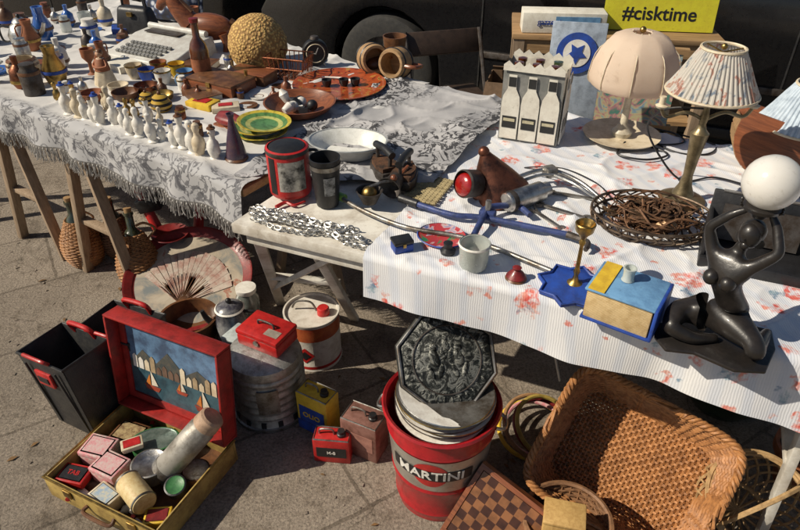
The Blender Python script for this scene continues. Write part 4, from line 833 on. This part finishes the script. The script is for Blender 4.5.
for k,(r,mm,dz) in enumerate(((.11,YEL,0),(.10,PINK,.02),(.115,M((.4,.22,.1)),.04),(.095,DRED,.055),(.10,M((.5,.36,.08)),.07))):
    o=Ob('coloured_hoop',.43+k*.006,1.40-k*.012,.02+dz,rx=8+k*3,ry=5*k);o.add('ring',tube([(r*math.cos(q*pi/8),r*math.sin(q*pi/8),0) for q in range(16)],.007,8,True,3),mm);o.add('joint',tube([(r,-.012,0),(r,.012,0)],.0095,8,sub=1),BLKP)
cable([(.56,1.62,.02),(.50,1.60,.25),(.50,1.52,.34),(.56,1.5,.3),(.6,1.52,.18),(.57,1.56,.03)],'white_cord',.004,WHITE)
vessel('terracotta_pot',1.19,1.22,0,[(0,0),(.06,0),(.085,.12),(.095,.12),(.095,.15),(.085,.15),(.075,.11),(.05,.02),(0,.02)],TERRA,extra=[('soil',lathe([(0,.13),(.083,.13)],30),M((.05,.035,.025),rough=.95))])
vessel('glass_demijohn',1.10,1.55,0,[(0,0),(.1,0),(.13,.05),(.13,.15),(.08,.23),(.03,.26),(.03,.3),(.035,.31),(.0,.31)],M((.03,.06,.03),rough=.1,coat=1),extra=[('cork',lathe([(.024,.3),(.026,.33),(0,.33)],16),WOODL)])
# ------------------------------------------------------------------ bucket
o=Ob('ice_bucket',.112,1.20,0)
HB=.375
rf=lambda z:.118+.034*z/HB
BR=M((.42,.012,.018),(.28,.01,.014),rough=.3,coat=.4)
o.add('shell',lathe([(0,0),(.113,0),(.118,.004),(rf(.03),.03),(rf(.035)+.003,.035),(rf(.042),.042),(rf(.14),.14),(rf(.145)+.004,.147),(rf(.155),.155),(rf(.295),.295),(rf(.30)+.004,.302),(rf(.31),.31),(rf(.36),.36),(.156,.362),(.161,.369),(.157,.376),(.149,.372),(rf(.33)-.006,.33),(.114,.02),(0,.015)],72),BR)
o.add('silver_band',lathe([(rf(.16)+.0012,.16),(rf(.29)+.0012,.292)],72),M((.62,.59,.53),(.45,.41,.36),rough=.32,metal=.75,scale=8))
ZC=.232;sl_=.034/HB;rb=rf(ZC)+.003
ell_=lambda u,v,w,h:(u*w,v*h*math.sqrt(max(0,1-u*u)))
o.add('red_disc',patch(.050,.050,ell_,ZC,rb-.0009,sl_),RED);o.add('black_bar',patch(.118,.021,rect_,ZC,rb,sl_),BLACK);o.add('lettering',textm('MARTINI',.048,.0008,bend=rb+.0008,slope=sl_),WHITE,(0,0,ZC))
for sg in(-1,1):
    o.add('handle_%d'%sg,tube([(sg*.150,-.03,.335),(sg*.170,-.02,.325),(sg*.175,0,.32),(sg*.170,.02,.325),(sg*.150,.03,.335)],.005,8),SILVER)
o.e.rotation_euler=(0,0,D(-14))
for k in range(7):
    o=Ob('metal_plate',.12+R.uniform(-.006,.006),1.205+R.uniform(-.006,.006),.345+k*.008,k*20,rx=R.uniform(-2,6),ry=R.uniform(-4,4));o.add('plate',lathe([(0,.002),(.09,.002),(.122,.01),(.13,.012),(.13,.0145),(.118,.013),(.088,.005),(0,.005)],48),R.choice([STEEL,WHITE,STEEL,WHITE]));o.add('rim_line',lathe([(.126,.0135),(.1315,.0128),(.13,.0155)],48),R.choice([DSTEEL,SILVER,BRASS]))
m,nt,b=newmat('embossed_tin');cd=coords(nt)
n1=noisen(nt,cd,42,5,.65,1.6)
nt.links.new(ramp(nt,n1,[(.40,(.012,.013,.012)),(.5,(.04,.043,.038)),(.58,(.28,.28,.25)),(.66,(.05,.052,.046))]),b.inputs['Base Color']);b.inputs['Metallic'].default_value=.4;b.inputs['Roughness'].default_value=.4;bumpn(nt,b,n1,.9,.005)
oc=lambda r:[(r*math.cos(pi/8+k*pi/4),r*math.sin(pi/8+k*pi/4)) for k in range(8)]
OD=M((.05,.052,.048),(.025,.025,.024),rough=.4,metal=.5)
o=Ob('octagonal_tin',.122,1.245,.475,8,rx=50,ry=-3,sc=1.1)
o.add('box',prism(oc(.122),.05),OD,(0,0,-.052),bev=.003);o.add('lid',prism(oc(.128),.018),OD,(0,0,-.012),bev=.003);o.add('embossed_panel',prism(oc(.113),.004),m,(0,0,.0065),bev=.0015)
o.add('lid_rim',tube([(x,y,.008) for x,y in oc(.121)],.004,6,True,1),STEEL);o.add('inner_rim',tube([(.082*math.cos(q*pi/8),.082*math.sin(q*pi/8),.0115) for q in range(16)],.0018,6,True,3),DSTEEL)
gs=[]
for (cx,cy,s) in ((-.03,0,1),(.028,-.005,.95),(0,.03,.7)):
    gs+= [xf(sphere(.010*s,10,.5),(cx,cy+.034*s,.0105)),xf(sphere(.015*s,10,.4),(cx,cy+.008*s,.0105),(0,0,15),(.8,1.5,1)),xf(sphere(.010*s,10,.4),(cx-.012*s,cy-.024*s,.0105),(0,0,20),(.7,1.9,1)),xf(sphere(.010*s,10,.4),(cx+.012*s,cy-.024*s,.0105),(0,0,-20),(.7,1.9,1)),xf(sphere(.007*s,10,.4),(cx+.018*s,cy+.012*s,.0105),(0,0,60),(.6,2.0,1))]
for k in range(32):
    a=k*2*pi/32;gs.append(xf(sphere(.0055,8,.4),(.095*math.cos(a),.095*math.sin(a),.0105),(0,0,math.degrees(a)),(1.5,.6,1)))
o.add('relief',merge(gs),m)
# ------------------------------------------------------------------ tins
def tin(name,x,y,w,d,h,mat,rz,lab,txt=None,tc_=WHITE,capm=BLACK,lab2=None):
    o=Ob(name,x,y,0,rz);o.add('can',boxm(w,d,h),mat,(0,0,h/2),bev=.006)
    o.add('top_rim',tube([(-w/2+.004,-d/2+.004,h),(w/2-.004,-d/2+.004,h),(w/2-.004,d/2-.004,h),(-w/2+.004,d/2-.004,h)],.0028,6,True,1),STEEL)
    o.add('label',boxm(w*.8,.002,h*.4),lab,(0,-d/2-.0006,h*.5))
    if lab2:o.add('label_2',boxm(w*.96,.0015,h*.25),lab2,(0,-d/2-.0004,h*.16))
    if txt:o.add('lettering',textm(txt,h*.17),tc_,(0,-d/2-.003,h*.5))
    o.add('spout',lathe([(.014,0),(.014,.008),(.011,.01),(.011,.02),(0,.021)],20),capm,(w*.25,0,h));o.add('handle',tube([(-w*.35,0,h),(-w*.3,0,h+.018),(w*0,0,h+.02),(w*.05,0,h)],.003,6),STEEL)
tin('yellow_oil_can',-.262,1.43,.12,.07,.165,YEL,-30,BLUE,'OLIO',YEL,BLACK,BLUE)
tin('red_oil_can',-.207,1.315,.115,.06,.10,RED,-6,BLACK,'M-8',WHITE,BLACK)
tin('rusty_metal_can',-.11,1.345,.125,.085,.15,M((.30,.15,.12),(.16,.07,.05),rough=.5,metal=.4),-26,M((.33,.16,.12),(.22,.1,.08),rough=.5))
o=Ob('solvent_drum',-.315,1.78,0,-12)
o.add('drum',lathe([(0,0),(.098,0),(.1,.004),(.097,.01),(.097,.2),(.1,.205),(.1,.212),(.094,.212),(.092,.202),(0,.2)],60),M((.68,.64,.57),(.5,.45,.38),rough=.4))
o.add('red_band',lathe([(.0976,.14),(.0976,.198)],60),M((.42,.10,.03),(.3,.05,.02),rough=.4));o.add('cap',lathe([(.022,.2),(.022,.225),(.018,.23),(0,.23)],24),RED,(.045,0,0));o.add('red_band_low',lathe([(.0976,.012),(.0976,.025)],60),RED)
o.add('diamond',patch(.035,.035,lambda u,v,w,h:(u*w,v*h*(1-abs(u))),.078,.0985,0),RED);o.add('diamond_core',patch(.02,.02,lambda u,v,w,h:(u*w,v*h*(1-abs(u))),.078,.0995,0),BLACK);o.add('handle',tube([(-.07,0,.21),(-.05,0,.24),(.0,0,.245),(.02,0,.21)],.004,6),STEEL)
o.add('label_lines',merge([patch(.022,.0025,lambda u,v,w,h:(u*w-.075,v*h),.05+k*.012,.0985,0,8,2) for k in range(6)]),DSTEEL)
o=Ob('paraffin_heater',-.435,1.53,0,10)
pr=[(0,0),(.12,0),(.125,.01),(.118,.03)]
for k in range(6):pr+=[(.116,.04+k*.03),(.121,.047+k*.03),(.121,.053+k*.03),(.116,.06+k*.03)]
pr+=[(.12,.225),(.115,.245),(.09,.262),(.05,.268),(0,.27)]
o.add('ribbed_body',lathe(pr,60),ALU);o.add('foot_ring',lathe([(.12,0),(.13,.002),(.13,.014),(.12,.016)],48),STEEL)
for k in range(14):o.add('vent_%d'%k,boxm(.004,.016,.03),BLACK,(.121*math.cos(k*.45),.121*math.sin(k*.45),.022),(0,0,math.degrees(k*.45)))
o.add('door',patch(.035,.05,rect_,.13,.1235,0,10,4),STEEL)
o=Ob('red_cash_box',-.42,1.545,.272,-28);o.add('case',boxm(.155,.11,.042),RED,(0,0,.022),bev=.006);o.add('lid',boxm(.159,.114,.018),RED,(0,0,.053),bev=.006);o.add('handle',tube([(-.03,0,.062),(-.025,0,.078),(.025,0,.078),(.03,0,.062)],.0035,8),DSTEEL);o.add('lock',lathe([(0,0),(.01,0),(.01,.004),(0,.004)],16),SILVER,(0,-.0555,.034),(90,0,0));o.add('label',boxm(.05,.03,.001),M((.35,.3,.25)),(.04,-.02,.0628))
o=vessel('enamel_coffee_pot',-.63,1.86,0,[(0,0),(.062,0),(.066,.01),(.058,.1),(.05,.15),(.053,.155),(.045,.165),(.02,.178),(0,.18)],M((.05,.05,.07),(.3,.3,.3),scale=14,rough=.2));o.add('knob',sphere(.011,14),BLACK,(0,0,.188));o.add('lid_rim',lathe([(.05,.152),(.0555,.155),(.05,.16)],36),WHITE);o.add('spout',tube([(-.055,0,.06),(-.09,0,.1),(-.105,0,.14)],[.015,.008],8),BLACK);o.add('handle',tube([(.05,0,.14),(.1,0,.13),(.1,0,.06),(.06,0,.04)],.006,8),BLACK)
vessel('brown_cooking_pot',-.80,1.88,0,[(0,0),(.08,0),(.1,.02),(.108,.09),(.112,.1),(.102,.1),(.096,.03),(0,.015)],BROWN,extra=[('ear_1',tube([(.1,-.03,.085),(.135,-.02,.085),(.135,.02,.085),(.1,.03,.085)],.006,8),BROWN),('ear_2',tube([(-.1,-.03,.085),(-.135,-.02,.085),(-.135,.02,.085),(-.1,.03,.085)],.006,8),BROWN)])
o=Ob('blue_biscuit_tin',-.555,1.72,0,-30);o.add('box',boxm(.12,.09,.13),LBLUE,(0,0,.065),bev=.006);o.add('lid',boxm(.124,.094,.02),M((.45,.5,.5)),(0,0,.135),bev=.005);o.add('label',boxm(.07,.002,.06),CREAM,(0,-.046,.06))
vessel('glass_jar',-.60,2.0,0,[(0,0),(.04,0),(.045,.01),(.045,.1),(.035,.12),(.036,.13),(0,.132)],M((.2,.22,.2),rough=.1,coat=1),extra=[('lid',lathe([(.038,.125),(.04,.128),(.04,.145),(0,.147)],30),WHITE)])
m,nt,b=newmat('painted_fan_tray');cd=coords(nt)
nt.links.new(ramp(nt,noisen(nt,cd,9,5,.6,1.0),[(.35,(.2,.22,.22)),(.48,(.42,.36,.28)),(.6,(.5,.44,.35)),(.65,(.38,.16,.11)),(.72,(.42,.36,.28))]),b.inputs['Base Color']);b.inputs['Roughness'].default_value=.25
o=Ob('fan_painted_tray',-.86,2.12,.10,-5,rx=20,ry=4)
o.add('rim',lathe([(.2,-.004),(.23,0),(.25,.02),(.258,.022),(.257,.028),(.247,.027),(.225,.006),(.2,.003)],64),DRED);o.add('dish',lathe([(0,-.002),(.228,.0),(.228,.005),(0,.004)],64),m)
gs=[]
for k in range(16):
    a=D(25+k*8.2);a2=a+D(7.2);gs.append(([(.0,-.12,.006),(.2*math.cos(a),-.12+.26*math.sin(a),.008),(.2*math.cos(a2),-.12+.26*math.sin(a2),.012)],[(0,1,2)]))
o.add('fan_leaves',merge(gs),M((.58,.5,.42),(.40,.2,.16),scale=22));gs=[tube([(0,-.12,.012),(.12*math.cos(D(29+k*8.2)),-.12+.15*math.sin(D(29+k*8.2)),.014)],.0014,4,sub=1) for k in range(16)];o.add('fan_ribs',merge(gs),BROWN)
o.drop(.01)
def demi(x,y,s,mat,rz=0,rx=0):
    fr=lambda h:.085*math.sqrt(max(.05,1-((h-.09)/.115)**2)) if h<.16 else .085*math.sqrt(max(.05,1-((.16-.09)/.115)**2))*(1-(h-.16)/.09*.62)
    o=Ob('wicker_demijohn',x,y,0,rz,rx=rx,sc=s)
    o.add('glass',lathe([(0,.003)]+[(fr(h)-.005,h) for h in [k*.0125 for k in range(1,20)]]+[(.016,.25),(.015,.30),(.019,.302),(.019,.312),(0,.313)],36),M((.04,.05,.03),rough=.1,coat=1));o.add('wicker_jacket',weave(roundperi(fr),.004,.225,32,24,.0038,.003),mat)
    o.add('cork',lathe([(.013,.31),(.015,.33),(0,.331)],14),WOODL);o.add('handle',tube([(.055,0,.2),(.085,0,.235),(.05,0,.262),(.018,0,.255)],.005,6),mat);return o
WKO=M((.40,.20,.08),(.22,.1,.04),scale=45,rough=.6)
demi(-1.40,2.38,1,WKO);demi(-1.26,2.44,.9,WICKD);demi(-1.09,2.20,1.05,WKO,rx=-14,rz=15)
for k,(x,y,l,rz,ry_) in enumerate(((-1.03,2.42,.6,0,-14),(-.93,2.46,.55,30,12))):
    o=Ob('red_bottle_jack',x,y,0,rz,ry=ry_);o.add('foot',prism([(-.06,-.05),(.06,-.05),(.06,.05),(-.06,.05)],.015),RED,bev=.003);o.add('column',lathe([(0,.01),(.022,.01),(.022,.25),(.014,.26),(.014,l),(.02,l+.01),(0,l+.03)],20),RED);o.add('bracket',boxm(.1,.05,.06),BLACK,(.02,0,.28),bev=.006);o.add('crank',tube([(.05,0,.29),(.12,0,.3),(.13,0,.24),(.17,0,.24)],.006,8),BLACK);o.add('head',boxm(.06,.05,.03),BLACK,(0,0,l+.02),bev=.004)
o=Ob('kitchen_scale',-.98,2.33,0,20);o.add('body',boxm(.11,.11,.16,.7,.7),BLACK,(0,0,.08),bev=.008);o.add('dial',lathe([(0,0),(.035,0),(.037,.004),(0,.003)],30),WHITE,(0,-.05,.09),(80,0,0));o.add('pan',lathe([(0,.165),(.05,.167),(.08,.185),(.078,.188),(.048,.171),(0,.169)],36),DRED)
def crate(x,y,rz,rx,ry):
    o=Ob('black_plastic_crate',x,y,0,rz,rx,ry);w,d,h,t=.20,.14,.29,.004
    def wall(a,b_,name):
        a=Vector(a);b_=Vector(b_);k=1.16
        V=[(a.x,a.y,0),(b_.x,b_.y,0),(b_.x*k,b_.y*k,h),(a.x*k,a.y*k,h)];n=(b_-a).cross(Vector((0,0,1))).normalized()*t
        V+=[(v[0]-n.x,v[1]-n.y,v[2]) for v in V];o.add(name,(V,[(0,1,2,3),(7,6,5,4),(0,4,5,1),(1,5,6,2),(2,6,7,3),(3,7,4,0)]),BLKP,bev=.001)
    c_=[(-w/2,-d/2,0),(w/2,-d/2,0),(w/2,d/2,0),(-w/2,d/2,0)]
    for i in range(4):wall(c_[i],c_[(i+1)%4],'wall_%d'%i)
    o.add('floor',boxm(w,d,.005),BLKP,(0,0,.003));k=1.16
    o.add('rim',tube([(x_*k,y_*k,h) for x_,y_,z_ in c_],.005,6,True,1),BLKP)
    o.add('red_clip',boxm(.08,.010,.055),RED,(-.01,-d/2*1.13-.004,h*.76),bev=.004);o.add('clip_bar',tube([(-.05,-d/2*k,h+.005),(-.045,-d/2*k-.012,h+.022),(.045,-d/2*k-.012,h+.022),(.05,-d/2*k,h+.005)],.006,8),RED)
    o.add('red_handle',tube([(-.05,d/2*k,h-.01),(-.045,d/2*k-.012,h+.03),(.045,d/2*k-.012,h+.03),(.05,d/2*k,h-.01)],.008,8),RED)
    o.add('clip_slot',boxm(.05,.004,.02),BLACK,(-.01,-d/2*1.13-.010,h*.76))
    o.add('ribs',merge([xf(boxm(.006,.006,h*.9),(q*.05,-d/2*1.08-.004,h*.48),(4,0,0)) for q in(-1.5,1.5)]),BLKP);return o
crate(-1.01,1.47,-30,0,-8).drop(0);crate(-.885,1.60,-26,0,-5).drop(0)
# ------------------------------------------------------------------ suitcase
sc_=Ob('red_suitcase',-.766,1.235,.002,-25)
W,Dd,hh=.42,.34,.085
YB=M((.44,.31,.09),(.26,.17,.05),rough=.5)
sc_.add('base_floor',boxm(W-.004,Dd-.004,.006),BROWN,(0,0,.004))
for nm,sz,lc in(('base_front',(W,.008,hh),(0,-Dd/2+.004,hh/2)),('base_back',(W,.008,hh),(0,Dd/2-.004,hh/2)),('base_left',(.008,Dd-.018,hh),(-W/2+.004,0,hh/2)),('base_right',(.008,Dd-.018,hh),(W/2-.004,0,hh/2))):sc_.add(nm,boxm(*sz),YB,lc,bev=.002)
sc_.add('base_trim',tube([(-W/2,-Dd/2,hh),(W/2,-Dd/2,hh),(W/2,Dd/2,hh),(-W/2,Dd/2,hh)],.004,6,True,1),BRASS)
ang=8
def L(g,loc):
    g=xf(g,loc);return xf(g,(0,Dd/2+.012,hh+.004),(-ang,0,0))
LR=M((.36,.022,.018),(.2,.015,.012),rough=.4)
sc_.add('lid_back',L(boxm(W,.006,.34),(0,.0,.17)),DRED)
for nm,sz,lc in(('lid_top',(W,.055,.008),(0,-.03,.336)),('lid_bottom',(W,.055,.008),(0,-.03,.006)),('lid_left',(.008,.055,.32),(-W/2+.004,-.03,.171)),('lid_right',(.008,.055,.32),(W/2-.004,-.03,.171))):sc_.add(nm,L(boxm(*sz),lc),LR,bev=.002)
# printed lid picture: harbour scene built as flat printed shapes
SKY=M((.12,.22,.36),(.05,.08,.14),scale=14,rough=.3,bump=0);SEA=M((.04,.10,.13),(.02,.05,.07),scale=30,rough=.3,bump=0)
sc_.add('picture_sky',L(boxm(W-.06,.003,.135),(0,-.0080,.235)),SKY);sc_.add('picture_sea',L(boxm(W-.06,.003,.130),(0,-.0080,.1025)),SEA)
def flat(pts,y,mat,name):
    sc_.add(name,L(xf(prism(pts,.0006),(0,0,0),(90,0,0)),(0,y,0)),mat)
flat([(-.178,.15),(-.12,.215),(-.07,.18),(-.02,.235),(.04,.175),(.09,.21),(.178,.16),(.178,.14),(-.178,.14)],-.0100,M((.05,.06,.06),(.10,.09,.07),scale=40),'picture_hills')
for k in range(14):
    x=-.165+k*.0235;h=R.uniform(.02,.055);flat([(x,.14),(x+.018,.14),(x+.018,.14+h),(x+.009,.14+h+.01),(x,.14+h)],-.0108-.0001*k,R.choice([CREAM,M((.45,.12,.06)),M((.4,.3,.18)),WHITE,M((.16,.10,.07))]),'picture_house_%d'%k)
for k,(x,z,s) in enumerate(((-.10,.075,1),(.02,.10,.7),(.10,.065,1.1))):
    flat([(x-.03*s,z+.01*s),(x+.035*s,z+.01*s),(x+.025*s,z-.008*s),(x-.022*s,z-.008*s)],-.0105-.0002*k,M((.35,.06,.03)),'picture_boat_%d'%k);flat([(x,z+.012*s),(x+.026*s,z+.016*s),(x+.002*s,z+.07*s)],-.0112-.0002*k,M((.66,.6,.48)),'picture_sail_%d'%k);flat([(x-.003*s,z+.012*s),(x-.022*s,z+.016*s),(x-.003*s,z+.055*s)],-.0120-.0002*k,ORANGE,'picture_jib_%d'%k)
fr_=[xf(boxm(W-.02,.01,.024),(0,-.01,.025)),xf(boxm(W-.02,.01,.024),(0,-.01,.318)),xf(boxm(.022,.01,.27),(-W/2+.021,-.01,.171)),xf(boxm(.022,.01,.27),(W/2-.021,-.01,.171))]
sc_.add('lid_lining',L(merge(fr_),(0,0,0)),LR);sc_.add('latch_1',boxm(.03,.006,.03),BRASS,(-.12,-Dd/2-.003,.06),bev=.002);sc_.add('latch_2',boxm(.03,.006,.03),BRASS,(.12,-Dd/2-.003,.06),bev=.002);sc_.add('handle',tube([(-.05,-Dd/2,.045),(-.045,-Dd/2-.02,.04),(.045,-Dd/2-.02,.04),(.05,-Dd/2,.045)],.006,8),BROWN)
def inS(lx,ly):
    a=D(-25);return -.766+lx*math.cos(a)-ly*math.sin(a),1.235+lx*math.sin(a)+ly*math.cos(a)
def rtin(name,lx,ly,r,h,side,top,z=.01,rx=0,rz=0,sc=(1,1)):
    x,y=inS(lx,ly);o=Ob(name,x,y,z,rz,rx=rx)
    el=lambda a,j,i:1/math.sqrt((math.cos(a)/sc[0])**2+(math.sin(a)/sc[1])**2)
    o.add('side',lathe([(0,0),(r,0),(r,h*.7),(r+.0015,h*.7),(r+.0015,h),(r-.003,h+.0015)],40,el),side);o.add('lid',lathe([(r-.003,h+.0015),(r-.006,h-.001),(0,h-.001)],40,el),top);return o
def btin(name,lx,ly,w,d,h,mat,lab,rz,z=.01,txt=None,rx=0):
    x,y=inS(lx,ly);o=Ob(name,x,y,z,rz-25,rx=rx);o.add('box',boxm(w,d,h),mat,(0,0,h/2),bev=.005);o.add('lid_edge',boxm(w+.003,d+.003,h*.3),mat,(0,0,h*.85),bev=.003);o.add('label',boxm(w*.8,d*.75,.0012),lab,(0,0,h+.001))
    if txt:
        g=xf(textm(txt,d*.35),(0,0,0),(-90,0,0));o.add('lettering',g,mat,(0,0,h+.0022))
    return o
btin('pink_sweet_tin',-.15,-.02,.09,.075,.06,PINK,M((.6,.45,.42),(.62,.22,.25),scale=90),10,.03)
btin('pink_sweet_tin',-.07,-.055,.09,.075,.06,PINK,M((.6,.45,.42),(.62,.22,.25),scale=90),0,.03)
btin('red_tobacco_tin',-.155,-.115,.085,.06,.03,RED,BLACK,12,.04,'TAB')
rtin('green_oval_tin',-.02,.075,.058,.05,GREEN,M((.2,.25,.22),(.1,.14,.12),rough=.35,metal=.5),.03,sc=(1.25,.8),rz=10)
rtin('silver_round_tin',.035,-.005,.052,.045,STEEL,SILVER,.045)
x,y=inS(.06,-.09);o=Ob('cream_cylinder_tin',x,y,.075,-45);o.add('can',lathe([(0,-.055),(.034,-.055),(.036,-.05),(.036,.05),(.034,.055),(0,.055)],32),M((.6,.48,.25),(.5,.35,.15),scale=70),rot=(0,90,0));o.add('rim_1',lathe([(.0365,-.052),(.038,-.05),(.0365,-.046)],32),STEEL,rot=(0,90,0));o.add('rim_2',lathe([(.0365,.052),(.038,.05),(.0365,.046)],32),STEEL,rot=(0,90,0))
rtin('green_polish_tin',.145,-.02,.03,.03,BLACK,GREEN,.05,rx=15)
btin('cream_label_tin',-.02,-.13,.08,.055,.05,CREAM,M((.3,.4,.5),(.6,.55,.4),scale=80),-8,.02)
btin('brown_tea_tin',-.12,.07,.1,.08,.05,BROWN,M((.4,.3,.15),(.15,.08,.04),scale=60),5,.02)
btin('yellow_tin',.15,-.11,.07,.05,.03,YEL,DRED,30,.02);rtin('rusty_round_tin',.155,.05,.04,.04,RUST,STEEL,.02);btin('matchbox_tin',-.05,.02,.06,.04,.02,CREAM,RED,50,.09)
btin('book_tin',.10,.03,.1,.06,.025,M((.12,.14,.12)),CREAM,40,.03)
for k in range(22):
    lx=R.uniform(-.18,.18);ly=R.uniform(-.14,.13);x,y=inS(lx,ly);o=Ob('small_bottle',x,y,.02,R.uniform(0,360),rx=80);o.add('glass',lathe([(0,0),(.012,0),(.013,.035),(.005,.045),(.005,.055),(0,.056)],16),R.choice([AMBER,GLASSC,GREEN,WHITE]));o.add('cap',lathe([(.007,.05),(.007,.062),(0,.063)],12),R.choice([BLACK,RED,BRASS]))
x,y=inS(.14,.06);o=Ob('thermos_flask',x,y,.085,0)
g=[(0,-.12),(.036,-.12),(.04,-.115),(.04,.07),(.034,.08),(.034,.085),(.038,.087),(.036,.12),(.03,.125),(0,.126)]
m_=M((.42,.40,.36),(.22,.2,.17),rough=.45,metal=.5,scale=18)
o.add('body',lathe(g,36),m_);o.add('cup',lathe([(.0385,.088),(.0365,.122),(.03,.128),(0,.128)],36),M((.45,.3,.2),rough=.5));o.add('base',lathe([(0,-.122),(.041,-.122),(.0415,-.1),(.04,-.1)],36),STEEL)
dv_=Vector((.55,.15,.62)).normalized();o.e.rotation_euler=dv_.to_track_quat('Z','Y').to_euler();o.e.location.z=.155
